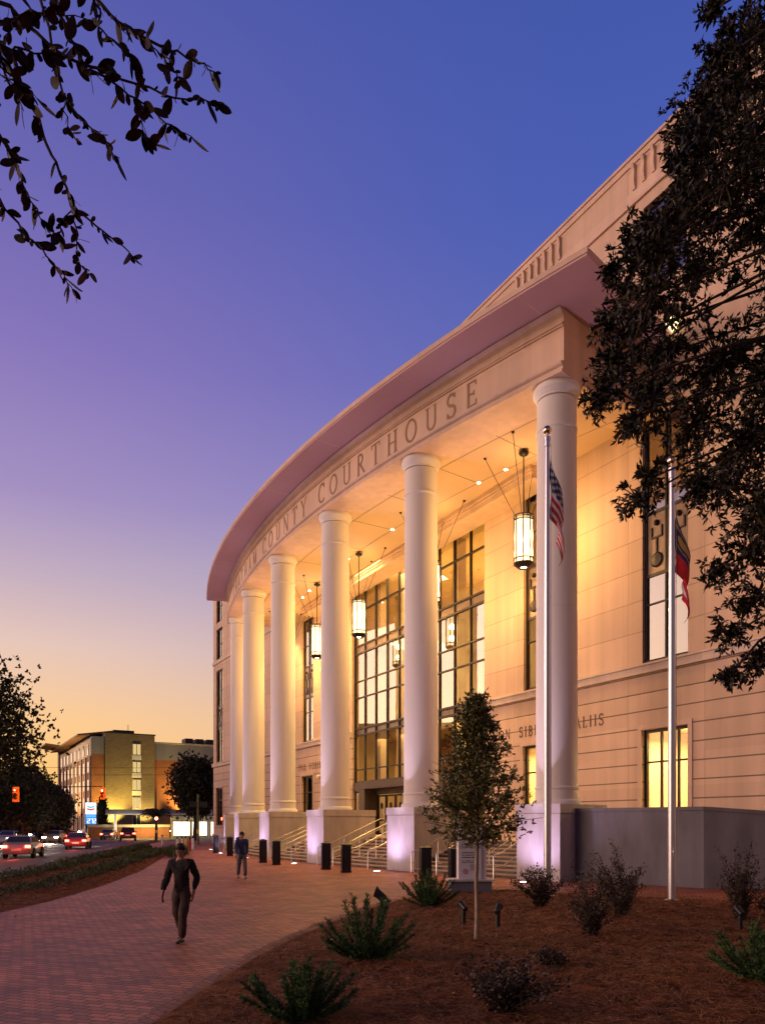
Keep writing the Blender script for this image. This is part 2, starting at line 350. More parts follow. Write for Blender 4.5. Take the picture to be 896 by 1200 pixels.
# ------------------------------------------------------------------ stroke lettering (serif capitals)
def arc(cx, cy, rx, ry, a0, a1, n=12): return [(cx + rx * math.cos(math.radians(a0 + (a1 - a0) * i / n)), cy + ry * math.sin(math.radians(a0 + (a1 - a0) * i / n))) for i in range(n + 1)]
TH, TN = .13, .06
GLY = {   # advance, list of (points, thickness), list of serif (x, y, half width)
 'A': (.78, [([(.08, 0), (.39, 1)], TN), ([(.39, 1), (.70, 0)], TH), ([(.2, .36), (.58, .36)], TN)], [(.08, 0, .1), (.70, 0, .12)]),
 'B': (.66, [([(.16, 0), (.16, 1)], TH), (arc(.26, .74, .24, .23, 90, -90), TH * .9), (arc(.28, .26, .28, .25, 90, -90), TH * .9), ([(.1, .97), (.28, .97)], TN), ([(.1, .5), (.28, .5)], TN), ([(.1, .03), (.3, .03)], TN)], []),
 'C': (.74, [(arc(.42, .5, .34, .47, 42, 318, 20), TH * .9), ([(.67, .98), (.67, .72)], TN)], []),
 'D': (.76, [([(.16, 0), (.16, 1)], TH), (arc(.26, .5, .40, .47, 90, -90, 18), TH * .9), ([(.08, .97), (.28, .97)], TN), ([(.08, .03), (.28, .03)], TN)], []),
 'E': (.64, [([(.16, 0), (.16, 1)], TH), ([(.08, .97), (.56, .97)], TN), ([(.16, .5), (.46, .5)], TN), ([(.08, .03), (.58, .03)], TN), ([(.555, 1), (.555, .8)], TN), ([(.575, 0), (.575, .22)], TN), ([(.45, .6), (.45, .4)], TN)], []),
 'H': (.82, [([(.17, 0), (.17, 1)], TH), ([(.65, 0), (.65, 1)], TH), ([(.17, .5), (.65, .5)], TN)], [(.17, 0, .13), (.17, 1, .13), (.65, 0, .13), (.65, 1, .13)]),
 'I': (.38, [([(.19, 0), (.19, 1)], TH)], [(.19, 0, .13), (.19, 1, .13)]),
 'L': (.62, [([(.17, 0), (.17, 1)], TH), ([(.08, .03), (.56, .03)], TN), ([(.55, 0), (.55, .22)], TN)], [(.17, 1, .13)]),
 'M': (.96, [([(.14, 0), (.18, 1)], TN), ([(.18, 1), (.48, .06)], TH), ([(.48, .06), (.78, 1)], TN), ([(.78, 1), (.82, 0)], TH)], [(.14, 0, .1), (.82, 0, .12), (.14, 1, .08), (.82, 1, .08)]),
 'N': (.84, [([(.15, 0), (.15, 1)], TN), ([(.15, 1), (.68, 0)], TH), ([(.68, 0), (.68, 1)], TN)], [(.15, 0, .1), (.12, 1, .1), (.68, 1, .1)]),
 'O': (.84, [(arc(.42, .5, .34, .47, 0, 360, 26), TH * .85)], []),
 'P': (.62, [([(.16, 0), (.16, 1)], TH), (arc(.26, .73, .26, .24, 90, -90), TH * .9), ([(.1, .97), (.28, .97)], TN), ([(.16, .48), (.28, .48)], TN)], [(.16, 0, .13)]),
 'R': (.74, [([(.16, 0), (.16, 1)], TH), (arc(.26, .74, .26, .23, 90, -90), TH * .9), ([(.1, .97), (.28, .97)], TN), ([(.16, .5), (.3, .5)], TN), ([(.32, .5), (.66, .03)], TH)], [(.16, 0, .13), (.68, 0, .06)]),
 'S': (.60, [(arc(.30, .74, .21, .23, 30, 270, 14) + arc(.30, .26, .22, .24, 90, -150, 14), TH * .9), ([(.5, .98), (.5, .78)], TN), ([(.08, .02), (.08, .24)], TN)], []),
 'T': (.72, [([(.36, 0), (.36, 1)], TH), ([(.04, .97), (.68, .97)], TN), ([(.05, 1), (.05, .78)], TN), ([(.67, 1), (.67, .78)], TN)], [(.36, 0, .13)]),
 'U': (.80, [([(.16, 1), (.16, .32)] + arc(.40, .30, .24, .28, 180, 360, 12)[0:] + [(.64, 1)], TH * .8)], [(.16, 1, .13), (.64, 1, .1)]),
 'V': (.78, [([(.08, 1), (.39, 0)], TH), ([(.39, 0), (.70, 1)], TN)], [(.08, 1, .12), (.70, 1, .1)]),
 'X': (.78, [([(.1, 1), (.68, 0)], TH), ([(.1, 0), (.66, 1)], TN)], [(.1, 1, .1), (.68, 0, .1), (.1, 0, .1), (.66, 1, .1)]),
 'Y': (.76, [([(.08, 1), (.38, .48)], TH), ([(.68, 1), (.38, .48)], TN), ([(.38, .5), (.38, 0)], TH)], [(.08, 1, .11), (.68, 1, .1), (.38, 0, .13)]),
 ' ': (.40, [], []),
}
def stroke_text(mb, text, h, place, mi=0, spacing=.14, depth=.012, each=None, gap=None):
    if gap: GLY[' '] = (gap, [], [])
    """place(s, z, out) -> point. Returns nothing; text centred on s = 0."""
    w = sum(GLY[c][0] + spacing for c in text) - spacing
    s = -w / 2
    k = 0
    for c in text:
        adv, strokes, serifs = GLY[c]
        if each: mb = MB()
        allst = [(p, t) for p, t in strokes] + [([(x - hw, y if y < .5 else y), (x + hw, y)], .045) for x, y, hw in [(a, .02 if b == 0 else .98, d) for a, b, d in serifs]]
        for pts, t in allst:
            off = .0006 * (k % 7); k += 1
            L_, R_ = [], []
            for i, p in enumerate(pts):
                a = pts[max(i - 1, 0)]; b = pts[min(i + 1, len(pts) - 1)]
                dx, dy = b[0] - a[0], b[1] - a[1]; l = math.hypot(dx, dy) or 1
                nx, ny = -dy / l * t / 2, dx / l * t / 2
                L_.append((p[0] + nx, p[1] + ny)); R_.append((p[0] - nx, p[1] - ny))
            n = len(pts)
            vs = [place((s + x) * h, y * h, depth + off) for x, y in L_ + R_] + [place((s + x) * h, y * h, -.01) for x, y in L_ + R_]
            fs = [(i, i + 1, n + i + 1, n + i) for i in range(n - 1)]
            fs += [(i, i + 1, 2 * n + i + 1, 2 * n + i) for i in range(n - 1)] + [(n + i, n + i + 1, 3 * n + i + 1, 3 * n + i) for i in range(n - 1)]
            mb.add(vs, fs, mi)
        if each and strokes: each(mb)
        s += adv + spacing

# ------------------------------------------------------------------ WORLD
def build_world():
    w = bpy.data.worlds.new('World'); SC.world = w; w.use_nodes = True
    N, L = w.node_tree.nodes, w.node_tree.links
    bg = N['Background']; out = N['World Output']
    tc = N.new('ShaderNodeTexCoord'); sp = N.new('ShaderNodeSeparateXYZ'); L.new(tc.outputs['Generated'], sp.inputs[0])
    cb = N.new('ShaderNodeCombineXYZ'); L.new(sp.outputs['X'], cb.inputs['X']); L.new(sp.outputs['Y'], cb.inputs['Y'])
    nm = N.new('ShaderNodeVectorMath'); nm.operation = 'NORMALIZE'; L.new(cb.outputs[0], nm.inputs[0])
    dt = N.new('ShaderNodeVectorMath'); dt.operation = 'DOT_PRODUCT'; L.new(nm.outputs[0], dt.inputs[0]); dt.inputs[1].default_value = (-.87, .5, 0)
    def ramp(stops, src):
        r = N.new('ShaderNodeValToRGB'); r.color_ramp.interpolation = 'EASE'; r.color_ramp.interpolation = 'LINEAR'
        e = r.color_ramp.elements
        e[0].position, e[0].color = stops[0][0], rgb(stops[0][1]); e[1].position, e[1].color = stops[-1][0], rgb(stops[-1][1])
        for p, c in stops[1:-1]:
            q = e.new(p); q.color = rgb(c)
        L.new(src, r.inputs['Fac']); return r.outputs['Color']
    Z = sp.outputs['Z']
    warm = ramp([(0, (1.0, .56, .17)), (.06, (1.0, .56, .18)), (.125, (.97, .58, .265)), (.21, (.78, .55, .47)), (.29, (.53, .40, .51)), (.37, (.36, .265, .52)), (.50, (.235, .168, .48)), (.62, (.14, .122, .43)), (.74, (.08, .095, .39)), (1, (.06, .08, .33))], Z)
    cool = ramp([(0, (.85, .52, .30)), (.12, (.60, .42, .40)), (.21, (.40, .30, .44)), (.30, (.33, .30, .51)), (.40, (.185, .19, .49)), (.50, (.105, .135, .46)), (.62, (.066, .107, .44)), (.75, (.05, .088, .39)), (1, (.04, .075, .33))], Z)
    fac = N.new('ShaderNodeMapRange'); fac.interpolation_type = 'SMOOTHSTEP'; L.new(dt.outputs['Value'], fac.inputs[0]); fac.inputs[1].default_value = .25; fac.inputs[2].default_value = .90
    mx = N.new('ShaderNodeMixRGB'); L.new(fac.outputs[0], mx.inputs[0]); L.new(cool, mx.inputs[1]); L.new(warm, mx.inputs[2])
    # the afterglow, strongest further left than the photograph reaches
    g1 = N.new('ShaderNodeMapRange'); g1.interpolation_type = 'SMOOTHSTEP'; L.new(dt.outputs['Value'], g1.inputs[0]); g1.inputs[1].default_value = .84; g1.inputs[2].default_value = 1.0
    g2 = N.new('ShaderNodeMapRange'); g2.interpolation_type = 'SMOOTHSTEP'; L.new(Z, g2.inputs[0]); g2.inputs[1].default_value = .43; g2.inputs[2].default_value = .27
    gm = N.new('ShaderNodeMath'); gm.operation = 'MULTIPLY'; L.new(g1.outputs[0], gm.inputs[0]); L.new(g2.outputs[0], gm.inputs[1])
    gc = N.new('ShaderNodeMixRGB'); gc.blend_type = 'ADD'; gc.inputs['Fac'].default_value = 1
    gs = N.new('ShaderNodeMixRGB'); gs.blend_type = 'MULTIPLY'; gs.inputs['Fac'].default_value = 1; gs.inputs[1].default_value = (2.9, 2.0, 1.55, 1)
    L.new(gm.outputs[0], gs.inputs[2]); L.new(mx.outputs[0], gc.inputs[1]); L.new(gs.outputs[0], gc.inputs[2])
    bk = N.new('ShaderNodeMapRange'); bk.interpolation_type = 'SMOOTHSTEP'; L.new(nm.outputs[0], sp2.inputs[0]) if False else None
    sp2 = N.new('ShaderNodeSeparateXYZ'); L.new(nm.outputs[0], sp2.inputs[0]); L.new(sp2.outputs['Y'], bk.inputs[0])
    bk.inputs[1].default_value = -.45; bk.inputs[2].default_value = .35; bk.inputs[3].default_value = .30; bk.inputs[4].default_value = 1
    zk = N.new('ShaderNodeMapRange'); zk.interpolation_type = 'SMOOTHSTEP'; L.new(Z, zk.inputs[0]); zk.inputs[1].default_value = .74; zk.inputs[2].default_value = .95; zk.inputs[3].default_value = 1; zk.inputs[4].default_value = .45
    km = N.new('ShaderNodeMath'); km.operation = 'MULTIPLY'; L.new(bk.outputs[0], km.inputs[0]); L.new(zk.outputs[0], km.inputs[1])
    bg.inputs['Strength'].default_value = 1.0; L.new(gc.outputs[0], bg.inputs['Color']); L.new(km.outputs[0], bg.inputs['Strength'])
    # physical twilight sky, very weak
    sky = N.new('ShaderNodeTexSky'); sky.sky_type = 'NISHITA'; sky.sun_disc = False
    sky.sun_elevation = math.radians(1.0); sky.sun_rotation = math.radians(-60)
    b2 = N.new('ShaderNodeBackground'); b2.inputs['Strength'].default_value = .02; L.new(sky.outputs[0], b2.inputs['Color'])
    ad = N.new('ShaderNodeAddShader'); L.new(bg.outputs[0], ad.inputs[0]); L.new(b2.outputs[0], ad.inputs[1]); L.new(ad.outputs[0], out.inputs['Surface'])
build_world()
# weak, very soft light of the western afterglow
s = bpy.data.lights.new('afterglow', 'SUN'); s.energy = 2.1; s.color = (1, .60, .45); s.angle = math.radians(40)
so = bpy.data.objects.new('afterglow', s); COL.objects.link(so)
so.rotation_euler = Vector((.93, .26, -.16)).to_track_quat('-Z', 'Y').to_euler()

# ------------------------------------------------------------------ CAMERA
cam = bpy.data.cameras.new('camera'); co = bpy.data.objects.new('camera', cam); COL.objects.link(co); SC.camera = co
co.location = (0, 0, CAMH); co.rotation_euler = (PI / 2, 0, 0)
cam.sensor_fit = 'HORIZONTAL'; cam.sensor_width = 36; cam.lens = 36 * FPX / 896
cam.shift_x = 0; cam.shift_y = (CY - 600) / 1200 * (1200 / 896)
cam.clip_start = .05; cam.clip_end = 3000
SC.render.resolution_x = 764; SC.render.resolution_y = 1024
SC.view_settings.view_transform = 'Standard'; SC.view_settings.look = 'None'; SC.view_settings.exposure = 0; SC.view_settings.gamma = 1
SC.render.engine = 'CYCLES'; SC.cycles.use_denoising = True
SC.cycles.max_bounces = 7; SC.cycles.diffuse_bounces = 3; SC.cycles.glossy_bounces = 3; SC.cycles.transparent_max_bounces = 12
SC.cycles.sample_clamp_indirect = 6; SC.cycles.caustics_reflective = False; SC.cycles.caustics_refractive = False

# ------------------------------------------------------------------ COURTHOUSE
DX, NX = Vector((-.4858, .8741, 0)), Vector((-.8741, -.4858, 0))
WO = Vector((7.97, 35.43, 0))
def W2(u, v, z=0): return WO + DX * u + NX * v + Vector((0, 0, z))
court = empty('courthouse', WO, math.atan2(.8741, -.4858))
tag(court, 'pale stone courthouse with curved six column portico and lit glass entrance', 'courthouse')
UC, V0, RA = 13.3, 6.75, 76.0
STEP = .0980
TH_C = [(2.5 - i) * STEP for i in range(6)]          # nearest column first
def PL(th, r, z=None):
    p = (UC - r * math.sin(th), V0 - RA + r * math.cos(th))
    return p if z is None else (p[0], p[1], z)
def arcseg(mb, th0, th1, prof, n=40, mi=0, caps=True, special=None):
    """closed profile [(r offset, z)] swept from th0 to th1"""
    k = len(prof); vs = []
    for i in range(n + 1):
        t = th0 + (th1 - th0) * i / n
        vs += [PL(t, RA + r, z) for r, z in prof]
    fs = [(i * k + j, i * k + (j + 1) % k, (i + 1) * k + (j + 1) % k, (i + 1) * k + j) for i in range(n) for j in range(k)]
    if caps: fs += [tuple(range(k)), tuple(range(n * k + k - 1, n * k - 1, -1))]
    b0 = len(mb.m); mb.add(vs, fs, mi)
    if special:
        for i in range(n):
            for j, mm in special.items(): mb.m[b0 + i * k + j] = mm

Z_CEIL, Z_PED, Z_LAND = 18.4, 2.8, 1.35
# --- main wall with openings
WINS = {}       # kind of openings: (u0,u1,z0,z1)
cents = [-6.3, 1.12, 28.6, 47.0, 51.8]
openings = [(5.4, 20.8, Z_LAND, 18.32)]
for c in cents:
    openings += [(c - 1.1, c + 1.1, 8.56, 18.3), (c - 1.12, c + 1.12, 1.85, 5.86)]
    openings += [(c - 1.05, c + 1.05, 23.4, 26.9)]
for c in (47.0, 51.8): openings += [(c - 1.05, c + 1.05, 19.5, 22.7)]
U0, U1, ZT = -26.0, 54.0, 29.3
us = sorted(set([U0, U1] + [o[0] for o in openings] + [o[1] for o in openings])); zs = sorted(set([0, ZT] + [o[2] for o in openings] + [o[3] for o in openings]))
mb = MB()
def inside(u, z): return any(a < u < b and c < z < d for a, b, c, d in openings)
for i in range(len(us) - 1):
    j = 0
    while j < len(zs) - 1:
        um = (us[i] + us[i + 1]) / 2
        if inside(um, (zs[j] + zs[j + 1]) / 2): j += 1; continue
        k = j
        while k < len(zs) - 1 and not inside(um, (zs[k] + zs[k + 1]) / 2): k += 1
        mb.add([(us[i], 0, zs[j]), (us[i + 1], 0, zs[j]), (us[i + 1], 0, zs[k]), (us[i], 0, zs[k])], [(0, 1, 2, 3)]); j = k
for a, b, c, d in openings:      # reveals
    q = -.42
    mb.add([(a, 0, c), (a, q, c), (a, q, d), (a, 0, d)], [(0, 1, 2, 3)]); mb.add([(b, 0, c), (b, q, c), (b, q, d), (b, 0, d)], [(0, 1, 2, 3)])
    mb.add([(a, 0, c), (b, 0, c), (b, q, c), (a, q, c)], [(0, 1, 2, 3)]); mb.add([(a, 0, d), (b, 0, d), (b, q, d), (a, q, d)], [(0, 1, 2, 3)])
# far end, roof and back so that the block is solid
mb.add([(U1, 0, 0), (U1, -22, 0), (U1, -22, ZT), (U1, 0, ZT)], [(0, 1, 2, 3)]); mb.add([(U0, 0, 0), (U0, -22, 0), (U0, -22, ZT), (U0, 0, ZT)], [(0, 1, 2, 3)])
mb.add([(U0, -22, 0), (U1, -22, 0), (U1, -22, ZT), (U0, -22, ZT)], [(0, 1, 2, 3)]); mb.add([(U0, -.3, ZT - .6), (U1, -.3, ZT - .6), (U1, -22, ZT - .6), (U0, -22, ZT - .6)], [(0, 1, 2, 3)])
me_wall = mb.build('wall', M['precast'], court)
for a_, c_ in ((U0, 5.36), (20.84, U1 + .14)):
    b = MB(); b.box(a_, c_, .002, .14, 8.12, 8.52); b.box(a_ + .002, c_ - .002, .003, .20, 8.42, 8.50); b.build('belt_course', M['belt'], court)
b = MB(); b.box(U0, U1 + .10, -.5, .12, ZT, ZT + .12); b.box(U0, U1 + .06, .002, .06, ZT - .25, ZT - .003)
b.box(U0, U1 + .10, .003, .10, 27.38, 27.52); b.box(U0, U1 + .03, .004, .035, 27.52, 27.95)
b.build('parapet_coping', M['precast_plain'], court)
for a_, c_ in ((24.9, U1 + .08), (U0, -9.6)): MB().box(a_, c_, .003, .10, 19.05, 19.35).build('string_course', M['belt'], court)
for a_, c_, z_ in ((U0, -8.6, .75), (33.5, U1 + .1, .95)): MB().box(a_, c_, .003, .12, 0, z_).build('plinth', M['pedestal'], court)
# --- scroll brackets in the parapet
def bracket(u):
    t = .075; prof = []
    n = 12
    for i in range(n + 1):
        q = i / n; z = 27.98 + 1.0 * q
        out = .07 + .13 * (.5 - .5 * math.cos(PI * q)) + .05 * math.sin(2 * PI * q)
        prof.append((out, z))
    m = MB(); k = len(prof)
    vs = [(u - t, .004, z) for o, z in prof] + [(u - t, o, z) for o, z in prof] + [(u + t, .004, z) for o, z in prof] + [(u + t, o, z) for o, z in prof]
    fs = []
    for i in range(n):
        fs += [(i, i + 1, k + i + 1, k + i), (2 * k + i, 2 * k + i + 1, 3 * k + i + 1, 3 * k + i), (k + i, k + i + 1, 3 * k + i + 1, 3 * k + i)]
    fs += [(0, k, 3 * k, 2 * k), (k - 1, 2 * k - 1, 4 * k - 1, 3 * k - 1)]
    m.add(vs, fs); return m
for c in (-6.3, 1.12, 47.0, 51.8):
    for i in range(7):
        if -8 < c + (i - 3) * .5 < 60: bracket(c + (i - 3) * .5).build('bracket', M['precast_plain'], court)
# --- windows
def grid_frame(u0, u1, z0, z1, uu, zz, w=.06, dep=.10, v=-.20):
    m = MB()
    e = w * 1.4
    m.box(u0, u0 + e, v - dep / 2, v + dep / 2, z0, z1); m.box(u1 - e, u1, v - dep / 2, v + dep / 2, z0, z1)
    m.box(u0 + e, u1 - e, v - dep / 2, v + dep / 2, z0, z0 + e); m.box(u0 + e, u1 - e, v - dep / 2, v + dep / 2, z1 - e, z1)
    for a in uu: m.box(a - w / 2, a + w / 2, v - dep / 2 + .006, v + dep / 2 - .006, z0 + e, z1 - e)
    for a, ww in zz: m.box(u0 + e, u1 - e, v - dep / 2 + .012, v + dep / 2 - .012, a - ww / 2, a + ww / 2)
    return m
def tall_window(c, lit):
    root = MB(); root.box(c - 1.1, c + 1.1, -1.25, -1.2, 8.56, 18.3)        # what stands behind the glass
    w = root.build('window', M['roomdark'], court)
    grid_frame(c - 1.1, c + 1.1, 8.57, 18.29, [c - .08, c + .08], [(10.9, .06), (12.05, .12), (14.55, .12), (16.2, .06)], .07).build('frame', M['bronze'], w)
    for za, zb in ((8.6, 12.0), (14.6, 18.25)):
        MB().add([(c - 1.05, -.21, za), (c + 1.05, -.21, za), (c + 1.05, -.21, zb), (c - 1.05, -.21, zb)], [(0, 1, 2, 3)]).build('pane', M['winglass'], w)
    s_ = MB()
    s_.box(c - 1.02, c + 1.02, -.26, -.20, 12.1, 14.5)
    for sx in (-.54, .54):
        x = c + sx
        s_.lathe([(.0, 0), (.27, 0), (.30, .03), (.24, .06), (.0, .09)], 20, (0, 0, 0), 1)
        nb = 5 * 20
        for i in range(len(s_.v) - nb, len(s_.v)):
            p = s_.v[i]; s_.v[i] = (x + p[0], -.20 + p[2], 12.62 + p[1])
        s_.box(x - .035, x + .035, -.199, -.15, 12.9, 13.5, 1)
        s_.box(x - .28, x + .28, -.198, -.15, 13.5, 13.56, 1)
        for q in (-.28, .22): s_.box(x + q, x + q + .06, -.197, -.15, 13.56, 13.95, 1)
        s_.ball((x, -.17, 14.1), .12, 10, 6, 1)
    s_.build('spandrel', [M['spandrel'], M['bronze']], w)
    return w
def lower_window(c, lit):
    m = MB()
    if lit:
        u0, u1, z0, z1, v1 = c - 1.9, c + 1.9, 1.3, 6.0, -4.2
        m.add([(u0, v1, z0), (u1, v1, z0), (u1, v1, z1), (u0, v1, z1)], [(0, 1, 2, 3)])
        m.add([(u0, v1, z0), (u0, -.5, z0), (u0, -.5, z1), (u0, v1, z1)], [(0, 1, 2, 3)]); m.add([(u1, v1, z0), (u1, -.5, z0), (u1, -.5, z1), (u1, v1, z1)], [(0, 1, 2, 3)])
        m.add([(u0, v1, z0), (u1, v1, z0), (u1, -.5, z0), (u0, -.5, z0)], [(0, 1, 2, 3)]); m.add([(u0, v1, z1), (u1, v1, z1), (u1, -.5, z1), (u0, -.5, z1)], [(0, 1, 2, 3)])
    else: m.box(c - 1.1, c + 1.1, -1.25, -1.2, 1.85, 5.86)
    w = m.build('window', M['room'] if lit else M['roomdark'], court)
    grid_frame(c - 1.12, c + 1.12, 1.86, 5.85, [c - .52, c + .3], [(4.55, .07)], .085).build('frame', M['bronze'], w)
    MB().add([(c - 1.05, -.21, 1.9), (c + 1.05, -.21, 1.9), (c + 1.05, -.21, 5.8), (c - 1.05, -.21, 5.8)], [(0, 1, 2, 3)]).build('pane', M['litglass'] if lit else M['winglass'], w)
    b_ = MB(); b_.box(c - 1.32, c - 1.122, .003, .05, 1.7, 5.86); b_.box(c + 1.122, c + 1.32, .003, .05, 1.7, 5.86); b_.box(c - 1.32, c + 1.32, .003, .052, 5.862, 6.05)
    b_.build('surround', M['precast_plain'], w)
    if lit:
        t = MB(); t.box(c - .2, c + .6, -2.2, -2.1, 5.70, 5.78); t.build('ceiling_light', M['lantern_bulb'], w)
        lamp('room_light', 'AREA', W2(c, -2.2, 5.6), 420, (1, .70, .30), W2(c, -2.2, 0), 2.0)
    return w
for c in cents:
    tall_window(c, False); lower_window(c, c in (-6.3, 1.12))
    for z0, z1 in [(23.4, 26.9)] + ([(19.5, 22.7)] if c > 40 else []):
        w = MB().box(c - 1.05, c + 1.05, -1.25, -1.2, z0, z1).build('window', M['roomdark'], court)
        grid_frame(c - 1.05, c + 1.05, z0 + .01, z1 - .01, [c], [((z0 + z1) / 2, .06)]).build('frame', M['bronze'], w)
        MB().add([(c - 1, -.21, z0 + .05), (c + 1, -.21, z0 + .05), (c + 1, -.21, z1 - .05), (c - 1, -.21, z1 - .05)], [(0, 1, 2, 3)]).build('pane', M['winglass'], w)
# --- curtain wall
cw = MB()
u0, u1 = 5.4, 20.8
nb = 10; uu = [u0 + (u1 - u0) * i / nb for i in range(1, nb)]
cwr = grid_frame(u0, u1, 4.9, 18.31, uu, [(16.8, .09), (14.42, .11), (13.88, .11), (11.95, .08), (10.8, .08), (8.66, .12), (8.2, .12), (5.8, .07)], .075, .16, -.25).build('curtain_wall', M['bronze'], court)
cwr['label'] = 'tall dark gridded glass wall over the doors'
g = MB()
zz = [4.95, 5.8, 8.2, 8.66, 10.8, 11.95, 13.88, 14.42, 16.8, 18.28]
ed = [u0] + uu + [u1]
for i in range(nb):
    for j in range(len(zz) - 1):
        a, b_ = ed[i], ed[i + 1]; t1, t2 = (random.random() - .5) * .006, (random.random() - .5) * .006
        mi = 1 if (abs(zz[j] - 8.2) < .01 or abs(zz[j] - 13.88) < .01) else 0
        g.add([(a, -.27 + t1, zz[j]), (b_, -.27 - t1, zz[j]), (b_, -.27 - t1 + t2, zz[j + 1]), (a, -.27 + t1 + t2, zz[j + 1])], [(0, 1, 2, 3)], mi)
g.build('pane', [M['glass'], M['spandrel']], cwr)
# lobby behind it
lb = MB()
lb.add([(3.5, -7, 1.3), (23, -7, 1.3), (23, -7, 18.6), (3.5, -7, 18.6)], [(0, 1, 2, 3)], 0)
lb.add([(3.5, -7, 1.3), (3.5, -.5, 1.3), (3.5, -.5, 18.6), (3.5, -7, 18.6)], [(0, 1, 2, 3)], 0); lb.add([(23, -7, 1.3), (23, -.5, 1.3), (23, -.5, 18.6), (23, -7, 18.6)], [(0, 1, 2, 3)], 0)
lb.add([(3.5, -7, 18.6), (23, -7, 18.6), (23, -.5, 18.6), (3.5, -.5, 18.6)], [(0, 1, 2, 3)], 0)
lb.box(3.6, 22.9, -6.99, -.6, 13.9, 14.4, 0); lb.box(3.6, 22.9, -6.98, -3.2, 8.2, 8.6, 0); lb.box(3.6, 22.9, -6.97, -.45, Z_LAND - .1, Z_LAND, 2)
for a in (6.2, 9.3, 12.4, 15.5, 18.6): lb.box(a, a + .55, -1.6, -1.05, Z_LAND, 18.55, 3)
lb.box(3.7, 22.8, -6.9, -6.7, Z_LAND, 8.1, 1)
lb.build('lobby', [M['room'], M['wood'], M['lobbyfloor'], M['belt']], court)
lamp('lobby_light', 'AREA', W2(13, -3.2, 18.3), 2000, (1, .68, .26), W2(13, -3.2, 0), 14, sy=3)
lamp('lobby_light', 'AREA', W2(13, -2.4, 13.7), 600, (1, .76, .40), W2(13, -2.4, 0), 14, sy=3)
lamp('lobby_light', 'AREA', W2(13, -2.2, 7.9), 800, (1, .60, .20), W2(13, -2.4, 0), 14, sy=3)
# --- entrance: portal and doors under the curtain wall
pt = MB()
pt.box(u0 + .01, u1 - .01, -.4, -.08, 4.35, 4.9)
pt.box(17.5, 18.3, -.4, .75, Z_LAND, 4.36); pt.box(8.2, 9.0, -.4, .75, Z_LAND, 4.36); pt.box(8.2, 18.3, -.39, .76, 4.36, 4.86)
pt.box(9.0, 17.5, -.38, -.1, 4.0, 4.34)
pr = pt.build('portal', M['bronze_lt'], court)
def glass_leaf(u, w, z1, kind, handle):
    f = grid_frame(u, u + w, Z_LAND + .02, z1, [], [(2.3, .1)] if handle else [(2.35, .07)], .075, .07, -.2).build(kind, M['bronze'], court)
    MB().add([(u + .05, -.2, Z_LAND + .06), (u + w - .05, -.2, Z_LAND + .06), (u + w - .05, -.2, z1 - .05), (u + .05, -.2, z1 - .05)], [(0, 1, 2, 3)]).build('pane', M['litglass'], f)
    if handle:
        h = MB(); h.tube([(u + .16, -.10, 2.0), (u + .16, -.10, 3.0)], .02, 8); h.box(u + .14, u + .18, -.18, -.10, 2.1, 2.14); h.box(u + .14, u + .18, -.18, -.10, 2.86, 2.9); h.build('handle', M['steel'], f)
        e = MB(); e.lathe([(.17, 0), (.17, .012)], 20)
        for i in range(len(e.v)):
            p = e.v[i]; e.v[i] = (u + w / 2 + p[0], -.196 + p[2], 3.25 + p[1] * 1.25)
        e.build('seal_decal', M['bronze'], f)
for k in range(7): glass_leaf(9.05 + k * 1.2, 1.18, 3.95, 'door', True)
for a in (5.45, 6.85): glass_leaf(a, 1.36, 4.3, 'sidelight', False)
for a in (18.35, 19.55): glass_leaf(a, 1.18, 4.3, 'sidelight', False)
# --- porch ceiling, cornice box over the wall
TE, TEL = .256, .2665        # ends of the entablature, near and far
cl = MB()
n = 40
ring = [PL(-TEL + (TE + TEL) * i / n, RA - .99) for i in range(n + 1)]
for i in range(n):
    a, b_ = ring[i], ring[i + 1]
    cl.add([(a[0], .002, Z_CEIL + .004), (b_[0], .002, Z_CEIL + .004), (b_[0], b_[1], Z_CEIL + .004), (a[0], a[1], Z_CEIL + .004)], [(0, 1, 2, 3)])
ceil_o = cl.build('ceiling', M['ceiling'], court)
jl = MB()
for rr in (-1.15, -3.6):
    arcseg(jl, -TEL, TE, [(rr, Z_CEIL - .004), (rr + .03, Z_CEIL - .004), (rr + .03, Z_CEIL + .01), (rr, Z_CEIL + .01)], 40)
for k in range(11):
    t = -.245 + k * .049
    a = PL(t - .00025, RA - .9); b_ = PL(t + .00025, RA - .9); c_ = PL(t + .00025, RA - 3.5); d_ = PL(t - .00025, RA - 3.5)
    jl.hexa([(*a, Z_CEIL - .005), (*b_, Z_CEIL - .005), (*c_, Z_CEIL - .005), (*d_, Z_CEIL - .005)], [(*a, Z_CEIL + .01), (*b_, Z_CEIL + .01), (*c_, Z_CEIL + .01), (*d_, Z_CEIL + .01)])
jl.build('ceiling_joint', M['joint'], ceil_o)
cb = MB(); cb.box(.0, 26.4, .003, 1.35, 17.85, Z_CEIL - .003); cb.box(-.05, 26.45, .004, 1.50, 18.2, Z_CEIL - .006); cb.box(-.02, 26.42, .0045, 1.42, 18.08, 18.2)
cb.build('bulkhead', M['precast_plain'], court)
